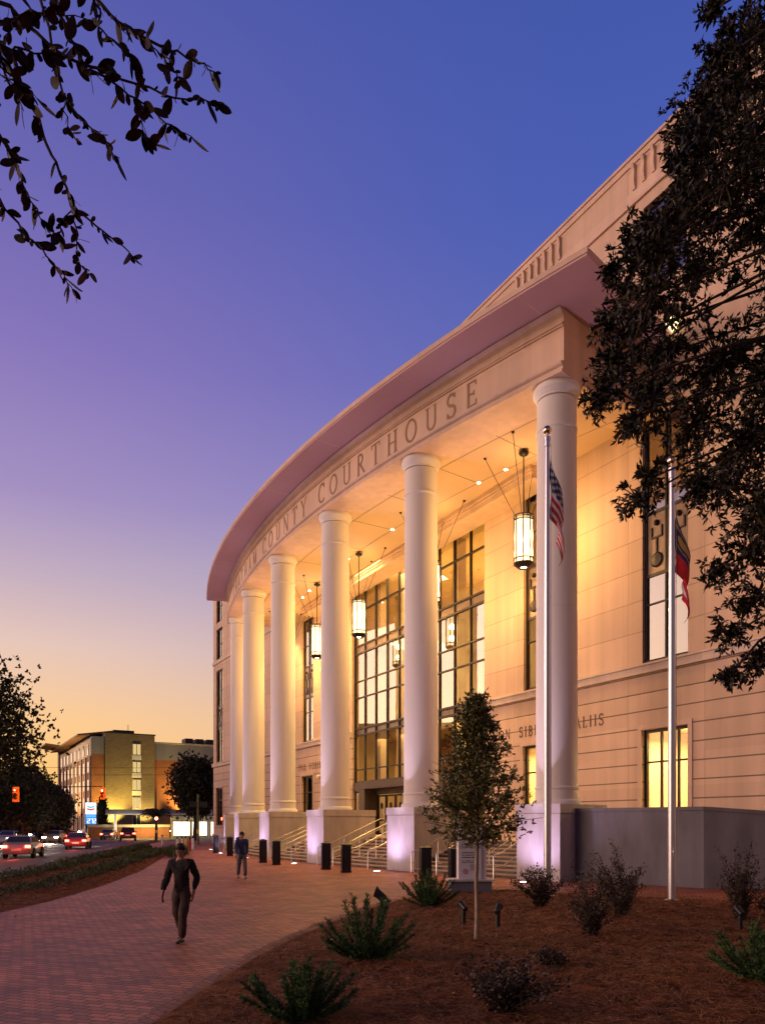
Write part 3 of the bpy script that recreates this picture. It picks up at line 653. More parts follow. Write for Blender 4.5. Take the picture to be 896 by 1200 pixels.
# --- downlights
DL = []
for i in range(5):
    tc_ = (TH_C[i] + TH_C[i + 1]) / 2
    for s_ in (-1, 1):
        p = PL(tc_ + s_ * .0125 - .042 if False else tc_ - .049 + s_ * .012 + .049 - .036, RA - 3.55)
        DL.append(p)
for p in DL:
    m_ = MB(); m_.lathe([(.0, 0), (.085, 0), (.085, .02), (.0, .02)], 16, (p[0], p[1], Z_CEIL - .024), 1)
    m_.lathe([(.087, .004), (.125, .004), (.125, .02), (.087, .02)], 16, (p[0], p[1], Z_CEIL - .024), 0, cap=False)
    m_.build('downlight', [M['steel'], M['downlight']], court)
    lamp('downlight_beam', 'SPOT', W2(p[0], p[1], Z_CEIL - .08), 2400, (1, .56, .17), W2(p[0], p[1], 0), .08, 1.25, .7)
# --- entablature
E0 = Z_CEIL
prof = [(-1.0, E0), (.92, E0), (.92, E0 + .10), (.86, E0 + .12), (.86, E0 + .22), (.96, E0 + .30), (.98, E0 + .38), (.80, E0 + .42), (.80, E0 + 1.66), (.86, E0 + 1.68), (.86, E0 + 1.73), (.92, E0 + 1.75), (.92, E0 + 1.80), (.82, E0 + 1.83), (.82, E0 + 2.02), (.9, E0 + 2.16), (1.06, E0 + 2.26), (1.06, E0 + 2.30), (-1.0, E0 + 2.30)]
m_ = MB(); arcseg(m_, -TEL, TE, prof, 64)
# returns back to the wall at both ends
for sg in (-1, 1):
    te_ = TE if sg > 0 else TEL; pa = PL(sg * te_, RA - .9); pb = PL(sg * (te_ - .0225), RA - .9)
    lo = min(pa[0], pb[0]); hi = max(pa[0], pb[0])
    m_.box(lo + .004, hi, .004, pa[1] + .25, E0 + .001, E0 + 2.298)
    o_ = lo if sg > 0 else hi
    m_.box(o_ - .13, o_ + .13, .005, pa[1] + .4, E0 + .24, E0 + .40); m_.box(o_ - .08, o_ + .08, .006, pa[1] + .4, E0 + 1.68, E0 + 1.82)
ent = m_.build('entablature', M['precast_plain'], court, True, math.radians(20))
tx = MB()
stroke_text(tx, 'CHATHAM COUNTY COURTHOUSE', 1.0, lambda s_, z, o_: PL(-(s_ * -1) / (RA + .8) + .0 if False else (s_) / (RA + .8), RA + .8 + o_, E0 + .54 + z), 0, .52, each=lambda b_: b_.build('letter', M['letter'], ent))
# --- roof canopy with flat soffit and thin fascia
TR, TRL = .281, .291
m_ = MB()
arcseg(m_, -TRL, TR, [(-6, 20.72), (2.5, 20.72), (2.5, 20.95), (2.35, 21.02), (-6, 21.15)], 64)
for i in range(1): pass
ring = [PL(-TRL + (TR + TRL) * i / 40, RA - 5.9) for i in range(41)]
for i in range(40):
    a, b_ = ring[i], ring[i + 1]
    for z in (20.725, 21.14):
        m_.add([(a[0], .002, z), (b_[0], .002, z), (b_[0], max(b_[1], .01), z), (a[0], max(a[1], .01), z)], [(0, 1, 2, 3)])
rf = m_.build('roof_canopy', M['soffit'], court, True, math.radians(20))
fl = MB(); arcseg(fl, -TRL - .0004, TR + .0004, [(2.502, 20.80), (2.54, 20.80), (2.54, 20.99), (2.502, 20.99)], 64); fl.build('fascia_trim', M['precast_plain'], rf)
for k in range(-3, 4):
    jn = MB(); t = k * .082
    a = PL(t - .0003, RA + 1.1); b_ = PL(t + .0003, RA + 1.1); c_ = PL(t + .0003, RA + 2.48); d_ = PL(t - .0003, RA + 2.48)
    jn.hexa([(*a, 20.715), (*b_, 20.715), (*c_, 20.715), (*d_, 20.715)], [(*a, 20.73), (*b_, 20.73), (*c_, 20.73), (*d_, 20.73)])
    jn.build('soffit_joint', M['precast_plain'], rf)
# --- columns and pedestals
for t in TH_C:
    cu, cv = PL(t, RA)
    prof = [(.90, Z_PED), (.90, Z_PED + .10), (.86, Z_PED + .16), (.80, Z_PED + .19), (.79, Z_PED + .55), (.82, Z_PED + .57), (.82, Z_PED + .63), (.775, Z_PED + .68)]
    for i in range(1, 9): prof.append((.775 - .045 * (i / 8) ** 1.4, Z_PED + .68 + (16.75 - Z_PED - .68) * i / 8))
    prof = prof[:12] + [(prof[11][0], prof[11][1] + .003), (prof[11][0] - .012, prof[11][1] + .006), (prof[11][0] - .012, prof[11][1] + .018), (prof[11][0] - .001, prof[11][1] + .021)] + prof[12:]
    prof += [(.73, 17.88)]
    c_ = MB().lathe(prof, 40, (cu, cv, 0)).build('column', M['column'], court, True, math.radians(35))
    MB().lathe([(.732, 16.72), (.755, 16.74), (.775, 16.80), (.755, 16.86), (.732, 16.88)], 40, (cu, cv, 0), cap=False).build('neck_ring', M['column'], c_, True, math.radians(60))
    MB().lathe([(.731, 17.92), (.755, 17.94), (.76, 18.0), (.79, 18.03), (.80, 18.08), (.85, 18.15), (.88, 18.2), (.88, 18.27), (.86, 18.28), (.86, Z_CEIL - .002)], 40, (cu, cv, 0)).build('capital', M['column'], c_, True, math.radians(40))
    # pedestal: radial block with a cap band
    def pc(dr, dw): 
        er = Vector((-math.sin(t), math.cos(t))); et = Vector((-math.cos(t), -math.sin(t)))
        q = Vector((cu, cv)) + er * dr + et * dw; return (q.x, q.y)
    p_ = MB(); hw = .95
    p_.prism([pc(1.2, -hw), pc(1.2, hw), pc(-1.9, hw), pc(-1.9, -hw)], 0, Z_PED - .36)
    p_.prism([pc(1.175, -hw + .025), pc(1.175, hw - .025), pc(-1.9, hw - .025), pc(-1.9, -hw + .025)], Z_PED - .36, Z_PED - .33)
    p_.prism([pc(1.23, -hw - .03), pc(1.23, hw + .03), pc(-1.93, hw + .03), pc(-1.93, -hw - .03)], Z_PED - .33, Z_PED - .002)
    p_.build('pedestal', M['pedestal'], court)
# --- stairs, landing and handrails
NR, RH, TD = 9, Z_LAND / 9, .34
for i in range(5):
    ta, tb = TH_C[i + 1] + .0125, TH_C[i] - .0125
    m_ = MB()
    for k in range(NR):
        r1 = 1.18 - k * TD; r0 = r1 - TD - (.02 if k < NR - 1 else 0)
        z = RH * (k + 1)
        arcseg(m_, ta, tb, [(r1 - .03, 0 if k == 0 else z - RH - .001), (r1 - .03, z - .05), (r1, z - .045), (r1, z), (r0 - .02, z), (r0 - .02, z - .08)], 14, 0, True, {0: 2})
        nt = 4
        for q in range(nt):
            tt = ta + (tb - ta) * ((q + .22 + .5 * (k % 2)) / nt)
            if tt + .0035 > tb: continue
            arcseg(m_, tt, tt + .0048, [(r1 - .031, z - RH + .03), (r1 - .024, z - RH + .03), (r1 - .024, z - .055), (r1 - .031, z - .055)], 2, 1)
    m_.build('staircase', [M['stair'], M['tile_dark'], M['riser']], court)
    for fr in (.10, .37, .63, .90):
        t = ta + (tb - ta) * fr
        h = MB()
        def hp(r, z): return PL(t, RA + r, z)
        h.tube([hp(1.85, 0), hp(1.85, .82), hp(1.78, .92), hp(1.5, .95), hp(1.18, 1.06), hp(1.18 - NR * TD, Z_LAND + .98), hp(.9 - NR * TD, Z_LAND + .98), hp(.8 - NR * TD, Z_LAND + .88), hp(.8 - NR * TD, Z_LAND)], .024, 8)
        h.tube([hp(1.85, .45), hp(1.2, .52), hp(1.18 - NR * TD, Z_LAND + .46), hp(.8 - NR * TD, Z_LAND + .46)], .016, 6)
        for k in (2, 6): h.tube([hp(1.0 - k * TD, RH * (k + 1)), hp(1.0 - k * TD, RH * (k + 1) + .93)], .02, 6)
        h.build('handrail', M['steel'], court, True)
m_ = MB()
ring = [PL(-.26 + .52 * i / 40, RA + 1.2 - NR * TD) for i in range(41)]
for i in range(40):
    a, b_ = ring[i], ring[i + 1]
    m_.add([(a[0], -.42, Z_LAND), (b_[0], -.42, Z_LAND), (b_[0], b_[1], Z_LAND), (a[0], a[1], Z_LAND)], [(0, 1, 2, 3)])
    m_.add([(a[0], a[1], 0), (b_[0], b_[1], 0), (b_[0], b_[1], Z_LAND), (a[0], a[1], Z_LAND)], [(0, 1, 2, 3)])
m_.build('landing', M['stair'], court)
# --- low grey wall beyond the nearest pedestal
m_ = MB(); arcseg(m_, .2575, .3186, [(-.45, 0), (.25, 0), (.25, 2.52), (-.45, 2.52)], 12)
p0 = PL(.3186, RA + .25); p1 = PL(.3186, RA - .45)
wc = court.matrix_basis if False else None
def toloc(p):
    q = Vector((p[0], p[1], 0)) - WO; return (q.dot(DX), q.dot(NX))
e0 = toloc((10.9 + 9.5, 25.1 - 2.6)); e1 = toloc((10.9 + 9.7, 25.1 - 1.9))
m_.hexa([(*p0, 0), (*e0, 0), (*e1, 0), (*p1, 0)], [(*p0, 2.52), (*e0, 1.75), (*e1, 1.75), (*p1, 2.52)])
rw = m_.build('low_wall', M['greywall'], court)
m_ = MB(); arcseg(m_, .2573, .3186, [(-.49, 2.52), (.29, 2.52), (.29, 2.64), (-.49, 2.64)], 12)
q0 = PL(.3186, RA + .29); q1 = PL(.3186, RA - .49)
m_.hexa([(*q0, 2.522), (e0[0], e0[1] + .04, 1.752), (e1[0], e1[1] - .04, 1.752), (*q1, 2.522)], [(*q0, 2.64), (e0[0], e0[1] + .04, 1.87), (e1[0], e1[1] - .04, 1.87), (*q1, 2.64)])
m_.build('wall_cap', M['greywall'], rw)
# --- lettering on the wall, camera dome
tx = MB(); stroke_text(tx, 'NON SIBI SED ALIIS', .50, gap=.95, place= lambda s_, z, o_: (.80 - s_, .002 + o_, 6.32 + z), spacing=.20, each=lambda b_: b_.build('letter', M['letter_dark'], me_wall))
tx = MB(); stroke_text(tx, 'PAX VOBIS', .50, lambda s_, z, o_: (28.2 - s_, .002 + o_, 6.32 + z), 0, .26, each=lambda b_: b_.build('letter', M['letter_dark'], me_wall))
dm = MB(); dm.box(25.9, 26.3, .003, .3, 5.62, 5.70); dm.ball((26.1, .2, 5.62), .16, 12, 8); dm.build('camera_dome', M['white'], court, True)
dm = MB(); dm.box(-7.0, -6.6, .003, .30, 21.5, 22.0); wl_ = dm.build('wall_lamp', M['bronze'], court)
dm2 = MB(); dm2.box(-6.98, -6.62, .02, .31, 21.1, 21.496); dm2.build('lens', M['lamp_lens'], wl_)

# ------------------------------------------------------------------ LANTERNS
LZ0, LZ1 = 13.25, 15.5
lanterns = []
def make_lantern():
    r = empty('pendant_lantern')
    g = MB(); g.lathe([(.385, LZ0 + .28), (.385, LZ1 - .1)], 16, cap=False); g.lathe([(.0, LZ1 - .14), (.385, LZ1 - .14)], 16, cap=False)
    g.build('glass_cylinder', M['lantern_glass'], r, True)
    f = MB()
    for k in range(8):
        a = 2 * PI * k / 8 + .2; x, y = .415 * math.cos(a), .415 * math.sin(a)
        f.box(x - .018, x + .018, y - .018, y + .018, LZ0 + .2, LZ1)
    for z in (LZ0 + .36, LZ0 + .16, LZ1 - .22, LZ1 - .03): f.lathe([(.41, z), (.45, z), (.45, z + .05), (.41, z + .05)], 24, cap=False)
    f.lathe([(.12, LZ0 + .02), (.26, LZ0), (.44, LZ0 + .16), (.44, LZ0 + .2), (.12, LZ0 + .2)], 24, cap=False)
    f.build('frame', M['blackm'], r, True)
    MB().lathe([(.0, LZ0 + .03), (.12, LZ0 + .03), (.12, LZ0 + .06), (.0, LZ0 + .06)], 16).build('bulb', M['lantern_bulb'], r)
    s_ = MB(); s_.tube([(0, 0, LZ1), (0, 0, Z_CEIL - .05)], .03, 8); s_.lathe([(.03, -.28), (.19, -.2), (.23, -.12), (.05, -.08), (.05, -.002)], 16, (0, 0, Z_CEIL)); s_.build('stem', M['blackm'], r, True)
    for k in range(4):
        a = PI / 4 + k * PI / 2
        c_ = MB(); c_.tube([(.33 * math.cos(a), .33 * math.sin(a), LZ1), (1.75 * math.cos(a), 1.75 * math.sin(a), Z_CEIL - .03)], .014, 5)
        c_.lathe([(.02, -.08), (.07, -.05), (.07, -.002)], 8, (1.75 * math.cos(a), 1.75 * math.sin(a), Z_CEIL)); c_.build('stay_cable', M['blackm'], r)
    return r
LAB = ['lit pendant lantern nearest the camera beside the first white column', 'lit pendant lantern hidden behind the second column of the portico', 'lit pendant lantern right of the third column in front of the glass wall', 'lit pendant lantern between the third and fourth columns before a stone wall', 'lit pendant lantern farthest from the camera behind the fourth column']
l0 = make_lantern()
for i, (u, v) in enumerate([(-.9, 2.57), (6.05, 2.85), (13.75, 3.1), (20.3, 2.9), (27.0, 2.2)]):
    o = l0 if i == 0 else copy_tree(l0)
    p = W2(u, v); o.location = (p.x, p.y, 0); o.rotation_euler = (0, 0, .35)
    tag(o, LAB[i], 'lantern', 'lanterns hanging in the portico'); lanterns.append(o)
    for zq in (LZ0 + .75, LZ1 - .75): lamp('lantern_lamp', 'POINT', (p.x, p.y, zq), 980, (1, .53, .14), None, .18)

# ------------------------------------------------------------------ UPLIGHTS
ul0 = None
UN = ['nearest', 'second', 'third', 'fourth', 'fifth', 'sixth']
for i, t in enumerate(TH_C):
    q = PL(t - .004 if i else t + .002, RA + 2.25); p = W2(q[0], q[1])
    if ul0 is None:
        r = empty('ground_uplight')
        MB().lathe([(.15, -.05), (.19, -.05), (.19, .018), (.15, .018)], 20, cap=False).build('ring', M['steel'], r)
        MB().lathe([(.0, .006), (.15, .006), (.15, .012), (.0, .014)], 20).build('lens', M['uplight'], r)
        ul0 = r; o = r
    else: o = copy_tree(ul0)
    o.location = (p.x, p.y, .006)
    tag(o, f'glowing round uplight in the paving before the {UN[i]} column pedestal', 'uplight', 'uplights set in the brick paving')
    tq = PL(t, RA + 1.25); tp = W2(tq[0], tq[1], 9)
    lamp('uplight_beam', 'SPOT', (p.x, p.y, .05), 340, (.78, .56, 1.0), (tp.x, tp.y, tp.z), .06, 2.45, 1.0)
    q2 = PL(t, RA + 2.25); p2 = W2(q2[0], q2[1], .05); tq = PL(t, RA + .55); tp = W2(tq[0], tq[1], 18)
    lamp('uplight_beam', 'SPOT', p2, 1500, (.90, .72, 1.0), (tp.x, tp.y, tp.z), .06, .66, .9)

# ------------------------------------------------------------------ SITE
def st(o): o['kind'] = 'structure'; return o
st(MB().sheet([(-900, -60), (900, -60), (900, 1400), (-900, 1400)], -.16).build('ground', M['earth']))
kerb_px = [(-260, 1095), (0, 1029), (60, 1015), (120, 1001), (160, 992.5), (186, 986.5)]
kerb = [gp(*p) for p in kerb_px] + [(-27.5, 92), (-25, 98), (-19, 101)]
far = [(-60, 1400 * .0 + 118), ]
# road: from the kerb to the far side, and the crossing street
road = kerb + [(60, 103), (60, 116), (-36, 116), (-44, 118), (-60, 150), (-95, 260), (-112, 260), (-64, 118), (-52, 95), (-34, 40), (-26, 12), (-24, -20), (-15, -20)]
st(MB().sheet(road, -.13).build('road', M['asphalt']))
# lane lines along the street
lm = MB()
def strip(mb, a, b, w, z):
    a, b = Vector(a), Vector(b); d = (b - a).normalized(); n = Vector((-d.y, d.x)) * w / 2
    mb.add([(a.x - n.x, a.y - n.y, z), (b.x - n.x, b.y - n.y, z), (b.x + n.x, b.y + n.y, z), (a.x + n.x, a.y + n.y, z)], [(0, 1, 2, 3)])
for k in range(14):
    y0 = 18 + k * 5.4; f0 = lambda y: -15.6 - (y - 29.4) * .185
    strip(lm, (f0(y0) - 3.6, y0), (f0(y0 + 2.6) - 3.6, y0 + 2.6), .12, -.122)
strip(lm, (f0(10) - 7.2, 10), (f0(91) - 7.2, 91), .12, -.122); strip(lm, (f0(10) - 7.5, 10), (f0(91) - 7.5, 91), .12, -.122)
for k in range(9): strip(lm, (-42 + k * 1.7, 94.5), (-41.6 + k * 1.7, 97.5), .5, -.121)
st(lm.build('road_markings', M['paint']))
# plaza of red brick, raised a kerb's height above the road
plaza_edge = [gp(*p) for p in [(-300, 1180), (0, 1070), (60, 1056), (120, 1038.5), (165, 1021), (190, 1006), (204, 997)]]
plz = plaza_edge + [(-22.5, 60), (-27, 90), (-24.4, 97.5), (-19, 100.4), (60, 102), (60, 60), (60, -20), (-13, -20), (-10.5, 2)]
m_ = MB(); m_.sheet(plz, 0)
st(m_.build('plaza', M['plaza']))
kb = MB()
def rail(mb, pts, w, z0, z1):
    for a, b in zip(pts[:-1], pts[1:]):
        a, b = Vector(a), Vector(b); d = (b - a).normalized(); n = Vector((-d.y, d.x)) * w
        mb.hexa([(a.x, a.y, z0), (b.x, b.y, z0), (b.x + n.x, b.y + n.y, z0), (a.x + n.x, a.y + n.y, z0)], [(a.x, a.y, z1), (b.x, b.y, z1), (b.x + n.x, b.y + n.y, z1), (a.x + n.x, a.y + n.y, z1)])
rail(kb, kerb, .16, -.14, .01); st(kb.build('kerb', M['concrete']))
# far pavement and lawn edge across the street
st(MB().sheet([(-26.2, 10), (-34.3, 40), (-52.3, 95), (-64.3, 118), (-150, 118), (-150, 10)], -.02).build('pavement', M['concrete']))
st(MB().sheet([(-150, 119), (-66, 119), (-62, 150), (60, 150), (60, 117), (-34, 117), (-42, 119), (-58, 152), (-90, 240), (-150, 240)], -.10).build('forecourt', M['asphalt'])) if False else None

# ---- planting strip between plaza and road
sp_ = [gp(*p) for p in [(-300, 1180), (0, 1070), (60, 1056), (120, 1038.5), (165, 1021), (190, 1006), (204, 997)]] + [(-23.2, 66), (-25.5, 80)]
sq_ = list(reversed([(a[0] + .2, a[1]) for a in kerb[:-2]]))
def inpoly(x, y, P):
    c = False; n = len(P); j = n - 1
    for i in range(n):
        if (P[i][1] > y) != (P[j][1] > y) and x < (P[j][0] - P[i][0]) * (y - P[i][1]) / (P[j][1] - P[i][1]) + P[i][0]: c = not c
        j = i
    return c
strip_poly = sp_ + sq_
def noise2(x, y):
    return (math.sin(x * 1.7 + 1.3 * math.sin(y * 1.1)) + math.sin(y * 2.3 + 1.7 * math.sin(x * .7)) + .5 * math.sin(x * 5.1 + y * 3.7)) / 2.5
def bedmesh(name, poly, mat_, h, res, tri_edge=.5):
    from mathutils.geometry import delaunay_2d_cdt
    P = [Vector(p) for p in poly]; n = len(P)
    pts = []
    # densify the outline
    for i in range(n):
        a, b = P[i], P[(i + 1) % n]; k = max(1, int((b - a).length / (res * 1.2)))
        for q in range(k): pts.append(a.lerp(b, q / k))
    ne = len(pts); edges = [(i, (i + 1) % ne) for i in range(ne)]
    outline = [(p.x, p.y) for p in pts]
    x0, x1 = min(p.x for p in P), max(p.x for p in P); y0, y1 = min(p.y for p in P), max(p.y for p in P)
    x = x0
    while x < x1:
        y = y0
        while y < y1:
            px, py = x + (random.random() - .5) * res * .6, y + (random.random() - .5) * res * .6
            if inpoly(px, py, poly): pts.append(Vector((px, py)))
            y += res
        x += res
    r = delaunay_2d_cdt(pts, edges, [], 1, 1e-5)
    vs, fs = r[0], r[2]
    O = np.array(outline)
    out = []
    for v in vs:
        d = np.sqrt(((O - np.array([v.x, v.y])) ** 2).sum(1)).min()
        f_ = min(1, d / .9)
        out.append((v.x, v.y, .006 + h * f_ * (.75 + .25 * noise2(v.x * .8, v.y * .8)) + .035 * f_ * noise2(v.x * 3.1, v.y * 3.1)))
    o = rawmesh(name, out, fs, mat_, None, None, True); return o
st(bedmesh('planting_strip', strip_poly, M['mulch'], .07, .5))
bed_px = [(120, 1290), (175, 1203), (235, 1163), (300, 1122), (350, 1097), (400, 1077), (440, 1063), (470, 1055), (500, 1047), (533, 1042), (600, 1044), (700, 1050), (787, 1053), (896, 1058), (1100, 1068)]
bed = [gp(*p) for p in bed_px] + [(16, 12), (12, 4.2), (2, 4.2), (-1.2, 5.0)]
st(bedmesh('mulch_bed', bed, M['mulch'], .12, .22))
def bedz(x, y): return .10
# edge course of bricks beside the bed
eb = MB(); ee = [gp(*p) for p in bed_px[:11]]
for a, b in zip(ee[:-1], ee[1:]): 
    strip(eb, a, b, .44, .004)
st(eb.build('brick_edging', M['band']))
# ---- pine straw: loose needles on the beds
def straw(name, poly, n, zf, near=(0, 0), lmin=.10, lmax=.26, w=.0030):
    V = []; F = []
    x0, x1 = min(p[0] for p in poly), max(p[0] for p in poly); y0, y1 = min(p[1] for p in poly), max(p[1] for p in poly)
    c = 0
    while c < n:
        x, y = random.uniform(x0, x1), random.uniform(y0, y1)
        if random.random() > min(1, (11.0 / max(y, 4)) ** 1.6) or abs(x) > .62 * y + 1.5: continue
        jx, jy = random.gauss(0, .09), random.gauss(0, .09)
        if not inpoly(x + jx, y + jy, poly): continue
        out_ = not inpoly(x, y, poly)
        a = random.uniform(0, 2 * PI); l = random.uniform(lmin, lmax); ti = random.gauss(0, .18); z = (.010 if out_ else zf(x, y)) + random.uniform(.0, .045)
        ww = w * max(1, y / 8)
        dx, dy, dz = math.cos(a) * l / 2, math.sin(a) * l / 2, ti * l / 2
        b_ = len(V); px, py = -math.sin(a) * ww, math.cos(a) * ww
        V += [(x - dx, y - dy, z - dz), (x + px, y + py, z + .012), (x - px, y - py, z + .010), (x + dx, y + dy, z + dz)]
        F += [(b_, b_ + 1, b_ + 3, b_ + 2)]; c += 1
    o = rawmesh(name, V, F, M['needle']); o['kind'] = 'stuff'; return o
straw('pine_straw', bed, 85000, lambda x, y: .085 + .04 * noise2(x * .8, y * .8) * .5)
P, D, S = [], [], []
for k in range(2600):
    y = random.uniform(5, 34) ** 1.0; x = random.uniform(-.55, .55) * y
    inb = inpoly(x, y, bed)
    if not inb and (not inpoly(x, y, plz) or random.random() > .10): continue
    P.append(np.array((x, y, .125 if inb else .012))); D.append(np.array((random.gauss(0, 1), random.gauss(0, 1), random.gauss(.05, .12)))); S.append(random.uniform(.03, .075))
FALLEN = (P, D, S)
straw('strip_straw', strip_poly, 6000, lambda x, y: .06, w=.004)

# ------------------------------------------------------------------ foliage
LT = np.array([(0, 0, 0), (-.16, .28, .02), (.16, .28, .02), (-.20, .6, .0), (.20, .6, .0), (0, 1, -.10), (0, .45, -.03)])
LF = np.array([(0, 2, 6), (0, 6, 1), (6, 2, 4), (6, 3, 1), (6, 4, 5), (6, 5, 3)])
_w = [(0, .03), (.12, .12), (.3, .20), (.5, .245), (.7, .22), (.88, .13)]
LT = np.array([(-w_, y_, -.10 * y_ * y_ + .02) for y_, w_ in _w] + [(w_, y_, -.10 * y_ * y_ + .02) for y_, w_ in _w] + [(0, y_, -.10 * y_ * y_ - .015) for y_, w_ in _w] + [(0, 1, -.10)])
LF = []
for i_ in range(5): LF += [(i_, 12 + i_, i_ + 1), (12 + i_, 13 + i_, i_ + 1), (12 + i_, 6 + i_, 7 + i_), (12 + i_, 7 + i_, 13 + i_)]
LF = np.array(LF + [(5, 17, 18), (17, 11, 18)])
LT4 = np.array([(0, 0, 0), (-.22, .45, .03), (.22, .45, .03), (0, 1, -.05)]); LF4 = np.array([(0, 2, 3), (0, 3, 1)])
def leafmesh(name, P, D, size, mat_, parent=None, T=LT4, TF=LF4, width=1.0, seed=1, up=None):
    rng = np.random.default_rng(seed)
    P = np.asarray(P, float); D = np.asarray(D, float); n = len(P)
    D = D / (np.linalg.norm(D, axis=1, keepdims=True) + 1e-9)
    R = rng.normal(size=(n, 3))
    if up is not None: R = R * .6 + np.array([0, 0, up])
    X = np.cross(D, R); X /= np.linalg.norm(X, axis=1, keepdims=True) + 1e-9
    Zv = np.cross(X, D); size = np.asarray(size, float) * np.ones(n)
    V = P[:, None, :] + size[:, None, None] * (T[None, :, 0:1] * width * X[:, None, :] + T[None, :, 1:2] * D[:, None, :] + T[None, :, 2:3] * Zv[:, None, :])
    F = (TF[None] + (np.arange(n) * len(T))[:, None, None]).reshape(-1, 3)
    me = bpy.data.meshes.new(name)
    V = V.reshape(-1, 3)
    me.vertices.add(len(V)); me.vertices.foreach_set('co', V.ravel()); me.loops.add(F.size); me.loops.foreach_set('vertex_index', F.ravel().astype(np.int32))
    me.polygons.add(len(F)); me.polygons.foreach_set('loop_start', np.arange(0, F.size, 3, dtype=np.int32)); me.polygons.foreach_set('loop_total', np.full(len(F), 3, dtype=np.int32))
    me.materials.append(mat_); me.update(calc_edges=True); me.validate()
    o = bpy.data.objects.new(name, me); COL.objects.link(o)
    if parent is not None: o.parent = parent
    return o
o_fl = leafmesh('fallen_leaves', FALLEN[0], FALLEN[1], FALLEN[2], M['needle'], None, LT4, LF4, 1.2, 55, 2.0); o_fl['kind'] = 'stuff'
def rosettes(centers, dirs, k, size, spread=1.0, rng=RNG):
    """k leaves round every twig end"""
    P = []; D = []; S = []
    for c, d in zip(centers, dirs):
        d = np.array(d) / (np.linalg.norm(d) + 1e-9)
        for i in range(k):
            v = d * rng.uniform(.1, .9) + rng.normal(size=3) * .55 * spread
            P.append(np.array(c) - d * rng.uniform(0, .10)); D.append(v); S.append(size * rng.uniform(.6, 1.15))
    return P, D, S
def bez(a, b, c, n=8):
    a, b, c = Vector(a), Vector(b), Vector(c); return [a * (1 - t) ** 2 + b * 2 * t * (1 - t) + c * t * t for t in [i / n for i in range(n + 1)]]

# ---- big live oak on the right, its trunk just outside the frame
oak = empty('live_oak', (7.6, 7.0, 0)); tag(oak, 'large dark live oak whose leafy boughs hang over the right side', 'tree')
OO = Vector((7.6, 7.0, 0))
tr = MB(); tr.tube([Vector((0, 0, -.1)), Vector((-.05, 0, 1)), Vector((-.15, .1, 2.4)), Vector((-.1, .2, 4.2)), Vector((0, .3, 6.5)), Vector((.2, .3, 9)), Vector((.3, .4, 11.5))], [.52, .40, .36, .33, .26, .18, .08], 14)
tro = tr.build('trunk', M['bark'], oak, True)
clumps = [(880, 35, 48), (862, 95, 45), (838, 140, 40), (812, 168, 32), (880, 165, 60), (850, 215, 48), (812, 250, 42), (772, 288, 40), (750, 298, 32), (732, 345, 26), (765, 345, 50), (815, 320, 40), (888, 262, 50), (738, 392, 36), (780, 415, 48), (842, 430, 55), (892, 440, 45), (718, 445, 28), (758, 478, 42), (818, 496, 50), (880, 520, 50), (700, 470, 22), (735, 500, 20), (762, 560, 20), (748, 585, 24), (816, 572, 26), (848, 566, 48), (888, 606, 45), (872, 650, 34), (838, 672, 22), (884, 705, 36), (855, 745, 24), (882, 780, 24), (852, 795, 14), (835, 12, 18), (802, 228, 34), (780, 258, 28), (815, 185, 36), (800, 150, 30), (822, 120, 32), (838, 75, 30), (790, 190, 18), (750, 275, 24), (712, 385, 22), (714, 425, 22), (716, 318, 14), (860, 330, 22),
          (940, 60, 70), (950, 180, 80), (960, 320, 80), (950, 460, 75), (950, 600, 70), (945, 730, 45), (1050, 120, 110), (1060, 320, 120), (1060, 520, 110), (1180, 200, 130), (1190, 420, 130), (920, 380, 25)]
tw_c = []; tw_d = []; limbs = MB()
rr = random.Random(11)
for (px, py, r) in clumps:
    Yd = rr.uniform(6.2, 8.6) if px < 900 else rr.uniform(5.5, 9.5)
    c = at(px, py, Yd); R = 1.10 * r / FPX * Yd
    # bough from the trunk
    zt_ = min(11.0, max(3.4, c.z + 1.2)); start = OO + Vector((0, .25, zt_)); mid = start.lerp(c, rr.uniform(.4, .7)) + Vector((rr.gauss(0, .5), rr.gauss(0, .7), rr.uniform(.3, 1.6)))
    pts = bez(start - OO, mid - OO, c - OO, 7); limbs.tube(pts, [.055, .042, .032, .026, .02, .015, .011, .008], 6)
    nt = int(14 + 74 * (R / .36) ** 2)
    dens = 1.0 if not (830 < px < 930 and 300 < py < 400) else .38
    for k in range(int(nt * dens)):
        v = Vector((rr.gauss(0, .42), rr.gauss(0, .55), rr.gauss(0, .42))) * R
        if v.length > 1.25 * R: v *= .6
        e = c + v; d = (v.normalized() * .7 + Vector((-.25, 0, -.45)))
        tw_c.append(np.array(e - OO)); tw_d.append(np.array(d))
        if k % 3 == 0: limbs.tube([c - OO, c.lerp(e, .6) - OO + Vector((0, 0, .03)), e - OO], [.010, .006, .003], 3, cap=False)
limbs.build('boughs', M['bark'], tro)
P, D, S_ = rosettes(tw_c, tw_d, 12, .074, 1.0)
leafmesh('crown', P, D, S_, M['leaf_oak'], oak, LT4, LF4, .85, 3)

